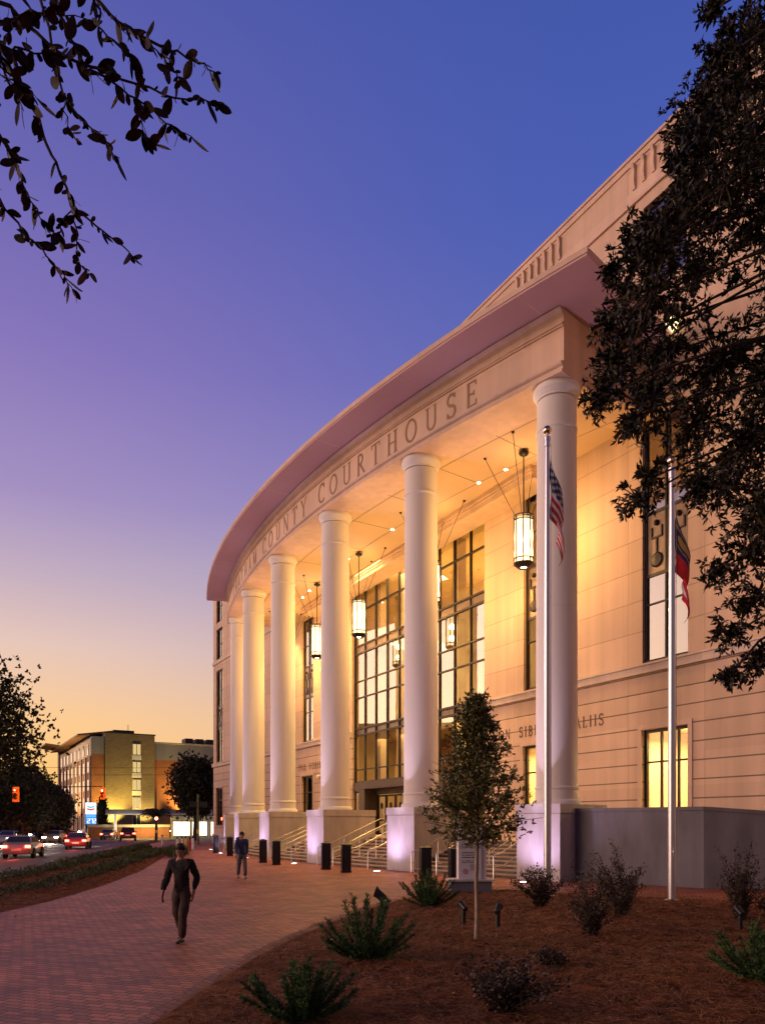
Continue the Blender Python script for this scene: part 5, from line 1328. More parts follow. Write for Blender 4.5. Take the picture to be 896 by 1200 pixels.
def person(x, y, rz, H, stride, label, top, bottom, arm=.25, jacket=True):
    """walking figure, facing local +Y, H metres tall"""
    k = H / 1.75; r = empty('person', (x, y, .004), rz); tag(r, label, 'person')
    s = stride
    # joints (unit figure of 1.75 m)
    pel = (0, 0, 1.0); ch = (0, .03, 1.22); up = (0, .03, 1.40); nk = (0, .035, 1.50); hd0 = (0, .055, 1.585); hd1 = (0, .06, 1.655)
    hipL, hipR = (-.088, 0, .84), (.088, 0, .84)
    kL, kR = (-.10, s * .55 + .04, .50), (.10, -s * .30 + .06, .49)
    aL, aR = (-.10, s * .85, .085), (.10, -s * .95, .14)
    tL, tR = (-.105, s * .85 + .17, .035), (.105, -s * .95 + .13, .035)
    shL, shR = (-.185, .02, 1.41), (.185, .02, 1.41)
    eL, eR = (-.222, -arm * .45, 1.14), (.222, arm * .35, 1.14)
    wL, wR = (-.205, -arm * .45 + .08, .90), (.205, arm * .75 + .08, .91)
    def J(p, rad): return tuple(c * k for c in p) + ((rad * k) if not isinstance(rad, tuple) else (rad[0] * k, rad[1] * k),)
    body = [J(pel, (.12, .09)), J(ch, (.125, .095)), J(up, (.12, .085)), J(nk, .05), J(hd0, (.072, .085)), J(hd1, (.074, .09)),
            J(hipL, .085), J(kL, .052), J(aL, .036), J(tL, (.038, .022)), J(hipR, .085), J(kR, .052), J(aR, .036), J(tR, (.038, .022)),
            J(shL, .052), J(eL, .04), J(wL, .027), J(shR, .052), J(eR, .04), J(wR, .027)]
    ed = [(0, 1), (1, 2), (2, 3), (3, 4), (4, 5), (0, 6), (6, 7), (7, 8), (8, 9), (0, 10), (10, 11), (11, 12), (12, 13), (2, 14), (14, 15), (15, 16), (2, 17), (17, 18), (18, 19)]
    # hands: palm and five bent fingers
    for side, wi, wp in ((-1, 16, wL), (1, 19, wR)):
        pm_ = len(body); body.append(J((wp[0], wp[1] + .015, wp[2] - .05), (.020, .030))); ed.append((wi, pm_))
        pm2 = len(body); body.append(J((wp[0], wp[1] + .03, wp[2] - .09), (.016, .034))); ed.append((pm_, pm2))
        for fi, (fy, fl) in enumerate(((-.026, .055), (-.009, .07), (.009, .075), (.026, .066))):
            a_ = len(body); body.append(J((wp[0] - side * .004, wp[1] + .03 + fy, wp[2] - .115), .0085)); ed.append((pm2, a_))
            b_ = len(body); body.append(J((wp[0] - side * .012, wp[1] + .035 + fy, wp[2] - .115 - fl * .55), .008)); ed.append((a_, b_))
            c_ = len(body); body.append(J((wp[0] - side * .028, wp[1] + .035 + fy, wp[2] - .115 - fl), .0068)); ed.append((b_, c_))
        a_ = len(body); body.append(J((wp[0] - side * .012, wp[1] + .062, wp[2] - .07), .010)); ed.append((pm_, a_))
        b_ = len(body); body.append(J((wp[0] - side * .02, wp[1] + .078, wp[2] - .11), .0085)); ed.append((a_, b_))
    bd = skinned('body', body, ed, M['skin'], r)
    bd.data.materials.append(bottom)
    for pg in bd.data.polygons:
        c_ = pg.center
        if .10 * k < c_.z < 1.45 * k and not (abs(c_.x) > .19 * k and c_.z < .97 * k): pg.material_index = 1
    # face: nose, ears, eyes
    f = MB(); f.ball((0, .158 * k, 1.60 * k), .016 * k, 8, 6, 0, (1, 1.2, 1.5)); f.ball((-.085 * k, .05 * k, 1.61 * k), .024 * k, 8, 6, 0, (.45, .8, 1.3)); f.ball((.085 * k, .05 * k, 1.61 * k), .024 * k, 8, 6, 0, (.45, .8, 1.3))
    f.ball((0, .146 * k, 1.556 * k), .022 * k, 8, 6, 0, (1.2, .5, .35)); f.build('nose_and_ears', M['skin'], bd, True)
    for sd in (-1, 1): MB().ball((sd * .032 * k, .139 * k, 1.632 * k), .012 * k, 8, 6).build('eye', M['eye'], bd, True)
    h_ = MB(); h_.ball((0, .045 * k, 1.655 * k), .108 * k, 18, 12, 0, (.88, 1.0, 1.0))
    for i in range(len(h_.v)):
        p = h_.v[i]
        if p[1] > .075 * k and p[2] < 1.685 * k: h_.v[i] = (p[0] * .95, min(p[1], .135 * k), 1.685 * k)
        if p[2] < 1.585 * k: h_.v[i] = (p[0] * .8, p[1] * .7, 1.585 * k)
    h_.build('hair', M['hair'], r, True)
    top_j = [J((0, .005, 1.06), (.15, .122)), J(ch, (.15, .12)), J(up, (.145, .105)), J((0, .035, 1.475), .066), J(shL, .080), J(eL, .066), J((wL[0], wL[1], wL[2] + .02), .05), J(shR, .080), J(eR, .066), J((wR[0], wR[1], wR[2] + .02), .05), J((0, 0, .86 if jacket else .95), (.172, .145) if jacket else (.155, .13))]
    skinned('jacket' if jacket else 'shirt', top_j, [(0, 1), (1, 2), (2, 3), (2, 4), (4, 5), (5, 6), (2, 7), (7, 8), (8, 9), (0, 10)], top, r, 3, 0, .020)
    tr_j = [J(pel, (.138, .112)), J(hipL, .114), J(kL, .084), J((aL[0], aL[1] - .005, aL[2] + .0), .07), J(hipR, .114), J(kR, .084), J((aR[0], aR[1] - .005, aR[2] + .0), .07), J((0, .01, 1.08), (.12, .095))]
    skinned('trousers', tr_j, [(0, 1), (1, 2), (2, 3), (0, 4), (4, 5), (5, 6), (0, 7)], bottom, r, 3, 0, .015)
    for a_, t_ in ((aL, tL), (aR, tR)):
        sh = [J((a_[0], a_[1] - .05, .045), (.044, .04)), J((a_[0], a_[1] + .04, .05), (.046, .042)), J((t_[0], t_[1] + .03, .034), (.042, .028))]
        skinned('shoe', sh, [(0, 1), (1, 2)], M['shoe'], r, 1)
    return r
px_, py_ = gp(213, 1104)
person(px_, py_, math.radians(168), 1.74, .24, 'walking person in a dark jacket and brown trousers on the brick paving', M['darkcloth'], M['darktrouser'], .3)
px_, py_ = gp(283, 1030)
person(px_, py_, math.radians(200), 1.78, .20, 'walking person in a navy shirt and grey trousers near the far bollards', M['blueshirt'], M['greytrouser'], .3, False)

# ------------------------------------------------------------------ CARS
def car(x, y, heading, body_mat, label, kind='sedan', lights=True, braking=True):
    r = empty('parked_car' if False else 'car', (x, y, -.13), heading); tag(r, label, 'car', 'cars on the street')
    # side profile: x forward, z up
    if kind == 'sedan':
        L, W, Hh = 4.7, 1.82, 1.45
        low = [(-2.32, .42), (-2.36, .62), (-2.30, .92), (-1.75, .98), (1.0, .95), (1.9, .86), (2.28, .70), (2.34, .48), (2.25, .28), (-2.25, .28)]
        roof = [(-1.85, .97), (-1.15, 1.42), (.15, 1.45), (1.05, .95)]
    elif kind == 'suv':
        L, W, Hh = 4.8, 1.95, 1.78
        low = [(-2.36, .50), (-2.40, .80), (-2.34, 1.06), (-1.9, 1.08), (1.0, 1.08), (2.0, 1.00), (2.33, .82), (2.38, .52), (2.28, .34), (-2.28, .34)]
        roof = [(-2.32, 1.07), (-2.0, 1.72), (.2, 1.76), (1.05, 1.07)]
    else:
        L, W, Hh = 5.6, 2.05, 2.45
        low = [(-2.78, .50), (-2.80, .90), (-2.78, 1.20), (-1.0, 1.22), (1.7, 1.18), (2.5, 1.05), (2.75, .80), (2.78, .50), (2.7, .36), (-2.7, .36)]
        roof = [(-2.77, 1.2), (-2.72, 2.40), (1.0, 2.45), (1.95, 1.18)]
    hw = W / 2
    b = bmesh.new()
    def loft(mesh, prof, w0, inset, z0, z1):
        vs = []
        for sgn in (-1, 1):
            row = []
            for (px, pz) in prof:
                t = max(0, (pz - z0) / max(.01, z1 - z0)); yy = sgn * (w0 - inset * t) * (1 - .10 * max(0, abs(px) / (L / 2) - .72) / .28)
                row.append(mesh.verts.new((px, yy, pz)))
            vs.append(row)
        n = len(prof)
        for i in range(n): mesh.faces.new((vs[0][i], vs[0][(i + 1) % n], vs[1][(i + 1) % n], vs[1][i]))
        mesh.faces.new(vs[0][::-1]); mesh.faces.new(vs[1])
    def fin(bm_, name, m_, par, bev=.05):
        bmesh.ops.recalc_face_normals(bm_, faces=bm_.faces)
        if bev: bmesh.ops.bevel(bm_, geom=list(bm_.edges), offset=bev, segments=2, affect='EDGES', profile=.6, clamp_overlap=True)
        me = bpy.data.meshes.new(name); bm_.to_mesh(me); bm_.free(); me.materials.append(m_)
        for p in me.polygons: p.use_smooth = True
        o = bpy.data.objects.new(name, me); COL.objects.link(o); o.parent = par; return o
    loft(b, low, hw, .05, .6, 1.0); bo = fin(b, 'body', body_mat, r, .06)
    b = bmesh.new(); zr0, zr1 = roof[0][1], roof[1][1]; loft(b, roof, hw - .07, .20, zr0, zr1); fin(b, 'cabin', body_mat, r, .05)
    g = MB()
    def lerp(a, c, t): return (a[0] + (c[0] - a[0]) * t, a[1] + (c[1] - a[1]) * t)
    def yat(z): return (hw - .07 - .20 * (z - zr0) / (zr1 - zr0)) + .006
    A, B_, C_, D_ = roof
    for sgn in (-1, 1):
        nwin = 2 if kind != 'van' else 1
        for w in range(nwin):
            x0, x1 = (-.02, .52) if w == 0 else (.56, .97)
            if kind == 'van': x0, x1 = .72, .97
            lo0, lo1 = lerp(lerp(A, B_, .12), lerp(D_, C_, .12), x0 * .94 + .04), lerp(lerp(A, B_, .12), lerp(D_, C_, .12), x1 * .94 + .02)
            hi0, hi1 = lerp(lerp(A, B_, .86), lerp(D_, C_, .86), x0 * .94 + .04), lerp(lerp(A, B_, .86), lerp(D_, C_, .86), x1 * .94 + .02)
            g.add([(lo0[0], sgn * yat(lo0[1]), lo0[1]), (lo1[0], sgn * yat(lo1[1]), lo1[1]), (hi1[0], sgn * yat(hi1[1]), hi1[1]), (hi0[0], sgn * yat(hi0[1]), hi0[1])], [(0, 1, 2, 3)])
    for (P0, P1, sg_) in ((A, B_, -1), (D_, C_, 1)):
        a0, a1 = lerp(P0, P1, .14), lerp(P0, P1, .88); off = sg_ * .012
        g.add([(a0[0] + off, -yat(a0[1]) + .12, a0[1] + .01), (a0[0] + off, yat(a0[1]) - .12, a0[1] + .01), (a1[0] + off, yat(a1[1]) - .10, a1[1] + .01), (a1[0] + off, -yat(a1[1]) + .10, a1[1] + .01)], [(0, 1, 2, 3)])
    g.build('windows', M['windowdark'], r)
    xr = low[1][0]; zt = low[1][1]
    for sgn in (-1, 1):
        t = MB(); t.box(xr - .015, xr + .10, min(sgn * (hw * .90 - .30), sgn * hw * .90), max(sgn * (hw * .90 - .30), sgn * hw * .90), zt + .08, zt + .22); t.build('tail_lamp', M['tail'], r)
        t = MB(); xf = low[6][0]; t.box(xf - .12, xf + .02, min(sgn * (hw * .88 - .34), sgn * hw * .88), max(sgn * (hw * .88 - .34), sgn * hw * .88), low[6][1] - .10, low[6][1] + .03); t.build('headlight', M['head'], r)
    t = MB(); t.box(xr - .02, xr + .02, -.27, .27, zt - .12, zt); t.build('number_plate', M['white'], r)
    for wx in (-L * .29, L * .30):
        for sgn in (-1, 1):
            w = MB(); w.lathe([(.19, -.10), (.32, -.11), (.335, -.06), (.335, .06), (.32, .11), (.19, .10)], 20)
            for i in range(len(w.v)):
                p = w.v[i]; w.v[i] = (wx + p[0], sgn * (hw - .10) + p[2], .335 + p[1])
            wo = w.build('wheel', M['rubber'], r, True)
            q = MB(); q.lathe([(.0, -.105), (.185, -.09), (.185, .09), (.0, .105)], 10)
            for i in range(len(q.v)):
                p = q.v[i]; q.v[i] = (wx + p[0], sgn * (hw - .10) + p[2], .335 + p[1])
            q.build('rim', M['steel'], wo)
    t = MB()
    for sgn in (-1, 1): t.box(.75, .95, sgn * (hw + .02) - .07, sgn * (hw + .02) + .07, zr0 + .02, zr0 + .16)
    t.build('mirrors', body_mat, r)
    return r
def beams(px, py, hd_, tail=True):
    x, y = gp(px, py, -.13); d = Vector((math.cos(hd_), math.sin(hd_), 0)); p = Vector((x, y, .5))
    if tail: lamp('tail_glow', 'POINT', p - d * 3.7, 50, (1, .05, .02), None, .2)
    lamp('head_beam', 'SPOT', p + d * 2.6, 2600, (1, .85, .62), p + d * 14 - Vector((0, 0, .9)), .15, 1.1, .7)
PT = {k: paint('car_' + k, c) for k, c in dict(silver=(.36, .36, .38), white=(.62, .60, .58), red=(.30, .02, .02), dark=(.03, .03, .035), grey=(.13, .13, .14), tan=(.33, .27, .2)).items()}
away = math.atan2(1, -.20); near = away + PI
def put(px, py, hd_, m_, lab, kind): 
    x, y = gp(px, py, -.13); return car(x, y, hd_, PT[m_], lab, kind)
put(28, 1005, away + .05, 'silver', 'silver sedan in the near lane, cut by the left edge', 'sedan')
put(92, 995, away + .08, 'red', 'red sedan with lit tail lamps in the near lane', 'sedan')
put(150, 985.5, away + .12, 'dark', 'dark suv braking at the crossing', 'suv')
put(128, 984, away, 'grey', 'grey sedan waiting at the crossing left of the dark suv', 'sedan')
put(64, 988, near, 'tan', 'tan sedan with lit headlights coming along the far lane', 'sedan')
put(10, 990, near, 'white', 'white sedan with lit headlights at the left edge of the far lane', 'sedan')
put(112, 979, PI * .96, 'white', 'white van crossing in front of the fuel price sign', 'van')
put(30, 979.5, PI * 1.0, 'dark', 'dark sedan on the crossing street near the yellow warning sign', 'sedan')
put(46, 984, near, 'dark', 'dark sedan with lit headlights farther up the far lane', 'sedan')
put(170, 981, PI * 1.02, 'silver', 'silver sedan on the crossing street before the stair tower', 'sedan')
put(78, 980, PI * .02, 'red', 'red sedan on the crossing street facing right', 'sedan')
put(214, 978, PI, 'grey', 'grey sedan on the crossing street right of the palm', 'sedan')

for a_ in ((28, 1005, away + .05), (92, 995, away + .08), (150, 985.5, away + .12), (64, 988, near), (10, 990, near), (46, 984, near)): beams(*a_)

# ------------------------------------------------------------------ SIGNALS AND STREET FURNITURE
def signal(x, y, zc, label, facing, arm_len, arm_dir):
    lamp('signal_glow', 'POINT', (x, y - 1.9, zc - .3), 200, (1, .03, .01), None, .15)
    r = empty('traffic_signal', (x, y, -.1)); tag(r, label, 'traffic signal', 'traffic signals at the crossing')
    ax, ay = arm_dir; n = math.hypot(ax, ay); ax, ay = ax / n, ay / n
    p = MB(); bx, by = ax * arm_len, ay * arm_len
    p.tube([(bx, by, 0), (bx, by, zc + 1.0)], [.13, .09], 10); p.tube([(bx, by, zc + .75), (0, 0, zc + .85)], [.07, .05], 8); p.build('mast', M['blackm'], r, True)
    h = MB(); h.box(-.19, .19, -.02, .20, zc - .55, zc + .55); h.box(-.34, .34, .09, .11, zc - .72, zc + .72); hd_ = h.build('head', M['yellow'], r)
    for i, (dz, m_) in enumerate(((.34, 'red_lamp'), (0, 'windowdark'), (-.34, 'windowdark'))):
        l = MB(); l.lathe([(.0, -.03), (.10, -.02), (.135, 0), (.135, .03), (.0, .03)], 16)
        for k in range(len(l.v)):
            q = l.v[k]; l.v[k] = (q[0], -.035 + q[2], zc + dz + q[1])
        l.build('lens', M[m_], hd_, True)
        v = MB(); v.tube([(0, -.02, zc + dz), (0, -.24, zc + dz - .02)], .155, 12, cap=False); v.build('visor', M['black'], hd_)
    r.rotation_euler = (0, 0, facing); return r
signal(at(18, 930, 74).x, 74, 5.0, 'traffic signal showing red before the dark trees at the left edge', math.radians(-4), 7, (-1, .1))
signal(at(120, 929, 92).x, 92, 5.8, 'traffic signal showing red in front of the hotel corner', math.radians(-4), 10, (-1, .1))
x = at(183.5, 960, 90).x
r = empty('pedestrian_signal', (x, 90, -.02)); tag(r, 'pedestrian signal showing a red light on a post in front of the palm', 'pedestrian signal')
b = MB(); b.tube([(0, 0, 0), (0, 0, 2.35)], .07, 10); b.build('post', M['blackm'], r, True); b = MB(); b.box(-.22, .22, -.12, .12, 2.3, 2.95); hb = b.build('head', M['black'], r)
b = MB(); b.lathe([(.0, -.03), (.15, -.02), (.17, .0), (.0, .0)], 14)
for k in range(len(b.v)): q = b.v[k]; b.v[k] = (q[0], -.125 + q[2], 2.68 + q[1])
b.build('lens', M['red_lamp'], hb)
b = MB(); b.box(-.1, .1, -.14, -.07, 1.0, 1.3); b.build('push_button', M['yellow'], r)
x = at(232, 960, 74).x
r = empty('signal_post', (x, 74, 0)); tag(r, 'greenish post with two black signal boxes seen from behind', 'signal post')
b = MB(); b.tube([(0, 0, 0), (0, 0, 4.9)], [.13, .10], 12); b.build('post', M['green_pole'], r, True)
for sgn in (-1, 1):
    b = MB(); b.box(sgn * .50 - .34, sgn * .50 + .34, -.14, .14, 3.65, 4.2); h_ = b.build('signal_box', M['black'], r)
    b = MB(); b.box(min(sgn * .1, sgn * .2), max(sgn * .1, sgn * .2), -.03, .03, 3.9, 3.96); b.build('bracket', M['black'], h_)
b = MB(); b.box(-.11, .11, -.19, -.12, 1.1, 1.5); b.build('push_button', M['yellow'], r)
# yellow diamond
x = at(35, 976, 108).x
r = empty('warning_sign', (x, 108, -.02)); tag(r, 'small yellow diamond warning sign beyond the cars', 'sign')
b = MB(); b.tube([(0, .06, 0), (0, .06, 1.5)], .05, 8); b.build('post', M['blackm'], r)
b = MB(); b.prism([(0, -.62), (.62, 0), (0, .62), (-.62, 0)], -.02, .02)
for k in range(len(b.v)): q = b.v[k]; b.v[k] = (q[0], q[2], .92 + q[1])
pl = b.build('plate', M['yellow'], r)
b = MB(); b.box(-.07, .07, -.03, -.021, .62, 1.1); b.prism([(-.22, 1.08), (.22, 1.08), (0, 1.34)], 0, .009)
for k in range(len(b.v) - 6, len(b.v)): q = b.v[k]; b.v[k] = (q[0], -.03 + q[2], q[1])
b.build('arrow', M['blacktxt'], pl)
# short posts along the far kerb
MT = [(207.5, 997, 'white'), (213, 996.5, 'white'), (217.5, 996, 'yellow'), (222.5, 997, 'red_post'), (226, 996, 'alu'), (190, 992, 'white')]
M['red_post'] = mat('red_post', (.35, .02, .02), .5)
pn_ = ['leftmost white short post beside the tall grass tuft', 'second white short post beside the tall grass tuft', 'short yellow post among the white ones', 'short red post among the far kerb posts', 'short grey post left of the greenish signal post', 'short white post under the red pedestrian signal']
for (px, py, m_), lab in zip(MT, pn_):
    x, y = gp(px, py); r = empty('kerb_post', (x, y, 0)); tag(r, lab, 'post', 'short posts along the far kerb')
    b = MB(); b.tube([(0, 0, 0), (0, 0, .92)], .09, 10); b.build('post', M[m_], r, True); b = MB(); b.ball((0, 0, .95), .10, 10, 6); b.build('cap', M['blackm'], r, True)

# ------------------------------------------------------------------ FUEL PRICE SIGN
x = at(106.8, 965, 112).x
r = empty('fuel_price_sign', (x, 112, 1.22), math.radians(8)); r.scale = (.86, .86, .80); tag(r, 'backlit white and blue fuel price sign with two chevrons', 'sign')
b = MB(); b.box(-.9, -.7, -.08, .08, -1.65, .86); b.build('leg', M['blackm'], r); b = MB(); b.box(.7, .9, -.08, .08, -1.65, .86); b.build('leg', M['blackm'], r)
b = MB(); b.box(-.95, .95, -.2, .2, .85, 4.95); cb_ = b.build('cabinet', M['blackm'], r)
b = MB(); b.box(-.88, .88, -.22, -.201, 2.75, 4.88); b.build('white_face', M['signwhite'], cb_)
b = MB(); b.box(-.88, .88, -.22, -.201, .92, 2.74); b.build('blue_face', M['signblue'], cb_)
def chevron(z, m_, nm):
    b = MB(); n = 12
    for i in range(n):
        x0, x1 = -.62 + 1.24 * i / n, -.62 + 1.24 * (i + 1) / n
        f_ = lambda q: -.20 * (1 - (abs(q) / .62) ** 1.6)
        b.hexa([(x0, -.23, z + f_(x0)), (x1, -.23, z + f_(x1)), (x1, -.221, z + f_(x1)), (x0, -.221, z + f_(x0))], [(x0, -.23, z + f_(x0) + .32), (x1, -.23, z + f_(x1) + .32), (x1, -.221, z + f_(x1) + .32), (x0, -.221, z + f_(x0) + .32)])
    b.build(nm, M[m_], cb_)
chevron(4.05, 'signcyan', 'blue_chevron'); chevron(3.6, 'signred', 'red_chevron')
DIG = {'1': 'bc', '2': 'abged', '7': 'abc', '9': 'abcdfg', '3': 'abgcd'}
SEG = {'a': ((0, 1), (1, 1)), 'b': ((1, 1), (1, .5)), 'c': ((1, .5), (1, 0)), 'd': ((0, 0), (1, 0)), 'e': ((0, .5), (0, 0)), 'f': ((0, 1), (0, .5)), 'g': ((0, .5), (1, .5))}
def digits(txt, x0, z0, w, h, m_, nm):
    b = MB()
    for i, c in enumerate(txt):
        for k, g_ in enumerate(DIG[c]):
            (ax, az), (bx, bz) = SEG[g_]; X0 = x0 + i * w * 1.5; t = .05
            b.box(X0 + min(ax, bx) * w - t, X0 + max(ax, bx) * w + t, -.236 - .001 * k, -.222, z0 + min(az, bz) * h - t, z0 + max(az, bz) * h + t)
    b.build(nm, M[m_], cb_)
b = MB(); b.box(-.8, .8, -.228, -.221, 2.25, 2.55); b.build('grade_strip', M['signcyan'], cb_)
digits('272', -.55, 1.15, .34, .75, 'signwhite', 'price')

# ------------------------------------------------------------------ HOTEL
HL, HF = Vector((-.5, .866, 0)), Vector((.866, .5, 0))
HO = Vector(at(123, 965, 150)); HO.z = -.1
hot = empty('hotel', HO, math.radians(30)); tag(hot, 'brick hotel with a tan stair tower and sloping roof across the street', 'hotel')
# local x = along the front (to the right), local y = away along the wing
HT = 19.0
b = MB(); b.box(0, 9.6, 0, 6, 0, HT + .9); b.build('stair_tower', M['hoteltower'], hot)
b = MB(); b.box(-.15, 9.75, -.15, 6.15, HT + .9, HT + 1.15); b.build('tower_coping', M['roofdark'], hot)
for k in range(5):
    z = 1.6 + k * 3.55
    w = MB(); w.box(5.2, 6.9, -.06, -.001, z, z + 2.3); wo = w.build('stair_window', M['hotelcream'], hot)
    for a in (5.35, 6.15):
        MB().box(a, a + .62, -.09, -.061, z + .15, z + 2.2).build('pane', M['hotelwin'] if not (k == 0) else M['windowdark'], wo)
    w = MB(); w.box(5.15, 6.95, -.10, -.002, z - .9, z - .02); w.build('spandrel', M['white'], hot)
b = MB(); b.box(-2.4, -.002, .3, 20, 0, HT - 3.2); b.build('brick_corner', M['hotelbrick'], hot)
b = MB(); b.box(-2.41, -.003, .29, 20.01, HT - 3.19, HT + .2); b.build('grey_corner', M['hotelgrey'], hot)
# wing going away on the left: face at x = -2.42
b = MB(); b.box(-2.42, 20, 20.05, 46, 0, HT - .4); b.build('wing', M['hotelcream'], hot)
b = MB()
b.box(-2.5, -2.43, .3, 44, 0, HT - 3.6); b.build('wing_brick', M['hotelbrick'], hot)
b = MB(); b.box(-2.62, -2.43, .3, 46, HT - 3.6, HT - .2); b.build('wing_top_band', M['hotelcream'], hot)
for k in range(8):
    yk = 2.5 + k * 5.4
    p = MB(); p.box(-2.75, -2.52, yk - 1.7, yk - .9, 0, HT - 3.61); p.build('pilaster', M['hotelcream'], hot)
    for z in (1.6, 5.15, 8.7, 12.25, HT - 3.3):
        w = MB(); w.box(-2.72 if z > 15 else -2.62, -2.505, yk, yk + 1.6, z, z + 2.1); wo = w.build('window', M['windowdark'], hot)
b = MB(); b.box(-2.9, 2, 44.02, 46.5, 0, HT + 1); b.build('wing_end_tower', M['hoteltower'], hot)
# sloping roof plane over the wing
b = MB(); b.hexa([(-4.6, 3, HT + .5), (3, 3, HT + 1.6), (3, 47, HT + 1.6), (-4.6, 47, HT + .5)], [(-4.6, 3, HT + .8), (3, 3, HT + 2.0), (3, 47, HT + 2.0), (-4.6, 47, HT + .8)]); b.build('wing_roof', M['roofwood'], hot)
b = MB(); b.hexa([(-7.5, 30, HT + 1.0), (-2, 30, HT + .3), (-2, 42, HT + .3), (-7.5, 42, HT + 1.0)], [(-7.5, 30, HT + 1.3), (-2, 30, HT + .7), (-2, 42, HT + .7), (-7.5, 42, HT + 1.3)]); b.build('wing_canopy', M['roofwood'], hot)
b = MB(); b.box(2, 6, 2, 5, HT + 1.15, HT + 1.9); b.tube([(5, 3, HT + 1.9), (5, 3, HT + 3.2)], .06, 6); b.build('roof_plant', M['roofdark'], hot)
# block to the right of the tower
b = MB(); b.box(9.62, 22, .6, 20, 0, HT - 3.9); b.build('brick_block', M['hotelbrick'], hot)
b = MB(); b.box(9.61, 22.01, .59, 20.01, HT - 3.89, HT - .5); b.build('grey_block', M['hotelgrey'], hot)
b = MB(); b.box(9.63, 22.2, .45, 20.2, HT - .5, HT - .25); b.build('block_coping', M['hotelcream'], hot)
b = MB(); b.box(22.02, 48, 2.0, 20, 0, HT - 1.2); b.box(22.02, 48, 1.8, 20.1, HT - 1.2, HT - .8); b.build('far_block', M['hotelgrey'], hot)
for k in range(3):
    for z in (8.7, 12.3):
        w = MB(); w.box(23.4 + k * 5, 26.4 + k * 5, 1.9, 1.995, z, z + 2.4); wo = w.build('window', M['hotelcream'], hot)
        for a in (.15, 1.58): MB().box(23.4 + k * 5 + a, 23.4 + k * 5 + a + 1.25, 1.86, 1.898, z + .15, z + 2.25).build('pane', M['windowdark'] if z > 10 else M['hotelwin'], wo)
b = MB()
for k in range(9): b.box(17 + k * 2.3, 18.6 + k * 2.3, 4, 7, HT - .8 + .3, HT + 1.2)
b.box(17, 38, 3.9, 7.1, HT - .8, HT - .45); b.build('rooftop_units', M['roofdark'], hot)
hm = hot.matrix_basis
def HW(x, y, z): return HO + HF * x + HL * y + Vector((0, 0, z))
lamp('tower_wash', 'SPOT', HW(1.2, -2.2, .6), 21000, (1, .70, .15), HW(1.2, .3, 14), .3, 1.5, .8)
lamp('tower_wash', 'SPOT', HW(7.5, -2.2, .6), 9000, (1, .70, .18), HW(8, .3, 14), .3, 1.4, .8)
lamp('wall_wash', 'SPOT', HW(15.5, -2.2, 2.5), 13000, (1, .60, .14), HW(15, .6, 12), .3, 1.5, .8)
lamp('wing_wash', 'SPOT', HW(-9, 14, 1), 14000, (1, .72, .32), HW(-2.4, 16, 15), .3, 1.7, .8)

# ------------------------------------------------------------------ FUEL STATION beside the hotel
GO = Vector(at(205, 965, 112)); GO.z = -.1
gs = empty('fuel_station', GO, math.radians(6)); tag(gs, 'low fuel station with bright shop windows and a pale flat canopy', 'fuel station')
b = MB(); b.box(-.6, 16, 0, 7, 0, 2.6); b.build('shop', M['hotelcream'], gs)
b = MB(); b.box(-9, 17, -3.5, 8, 3.55, 4.15); b.build('canopy', M['hotelgrey'], gs)
b = MB(); b.box(-9, 17, -3.56, -3.505, 3.40, 3.56); b.build('canopy_edge', M['white'], gs)
for a in (-8, 5): 
    b = MB(); b.box(a - .15, a + .15, -2.2, -1.9, 0, 3.55); b.build('canopy_post', M['white'], gs)
for k in range(5):
    a = -.2 + k * 2.7
    b = MB(); b.box(a - .06, a + 2.36, -.06, -.002, .3, 2.5); wo = b.build('shop_window', M['white'], gs)
    MB().box(a, a + 1.1, -.09, -.061, .4, 2.4).build('pane', M['shoplight'], wo); MB().box(a + 1.2, a + 2.3, -.09, -.061, .4, 2.4).build('pane', M['shoplight'], wo)
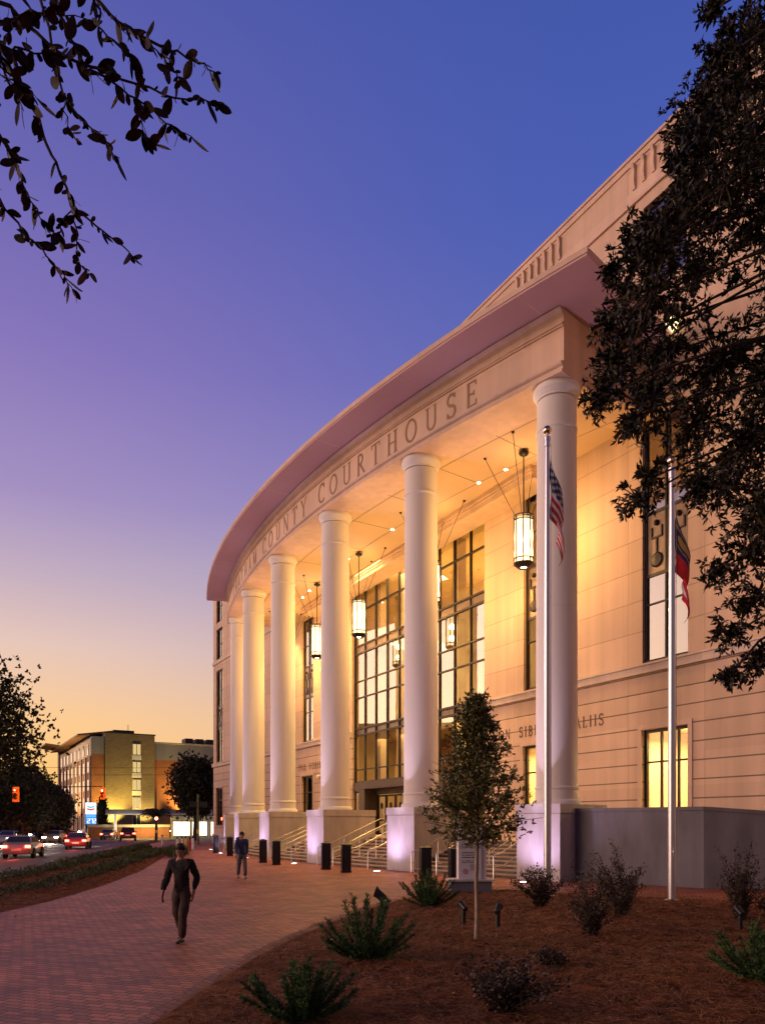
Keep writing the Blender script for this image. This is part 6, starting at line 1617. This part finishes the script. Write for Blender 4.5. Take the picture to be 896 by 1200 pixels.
b = MB(); b.box(-.6, 16, -.4, -.003, 2.61, 3.3); fb = b.build('shop_fascia', M['white'], gs)
for k in range(7):
    b = MB(); b.lathe([(.0, 0), (.26, 0), (.26, .02), (.0, .02)], 14)
    for i in range(len(b.v)): q = b.v[i]; b.v[i] = (.4 + k * 1.6 + q[0], -.402 - q[2], 2.95 + q[1])
    b.build('round_mark', M['bronze_lt'], fb)
b = MB(); b.box(-12.6, -1.0, 1.2, 1.5, 0, 1.6); b.build('brick_screen', M['hotelbrick'], gs); b = MB(); b.box(-12.7, -.9, 1.1, 1.6, 1.6, 2.0); b.build('screen_cap', M['hotelcream'], gs)
for a in (-6, -2.5, 3, 8): 
    b = MB(); b.box(a - .5, a + .5, -2.3, -1.9, 3.50, 3.545); b.build('canopy_light', M['canopylight'], gs)
lamp('canopy_glow', 'AREA', GO + Vector((-4, -1, 3.4)), 900, (1, .68, .18), GO + Vector((-4, -1, 0)), 4)

# ------------------------------------------------------------------ building across the street, reflected in the glass
ao = empty('brick_office', (-62, 72, -.1), math.radians(61.5)); tag(ao, 'brown brick office across the street, mirrored in the glass wall', 'office building')
b = MB(); b.box(-18, 18, 0, 12, 0, 16.8); b.build('wall', M['brownbrick'], ao); b = MB(); b.box(-18.2, 18.2, -.2, 12.2, 16.8, 17.3); b.build('coping', M['hotelcream'], ao)
for k in range(8):
    for z in (1.5, 5, 8.5, 12.5): MB().box(-16.5 + k * 4.2, -14.3 + k * 4.2, -.08, -.002, z, z + 2.0).build('window', M['windowdark'], ao)
# ---- overhead wires
pw = MB()
for z0, z1 in ((9.4, 10.6), (8.6, 9.6)):
    pts = [Vector((-70 + 60 * t, 84 + 26 * t, z0 + (z1 - z0) * t - 1.4 * (1 - (2 * t - 1) ** 2) * .6)) for t in [i / 20 for i in range(21)]]
    pw = MB(); pw.tube(pts, .022, 4); tag(pw.build('power_line', M['blackm']), 'thin %s overhead wire against the orange sky' % ('upper' if z0 > 9 else 'lower'), 'wire', 'overhead wires')
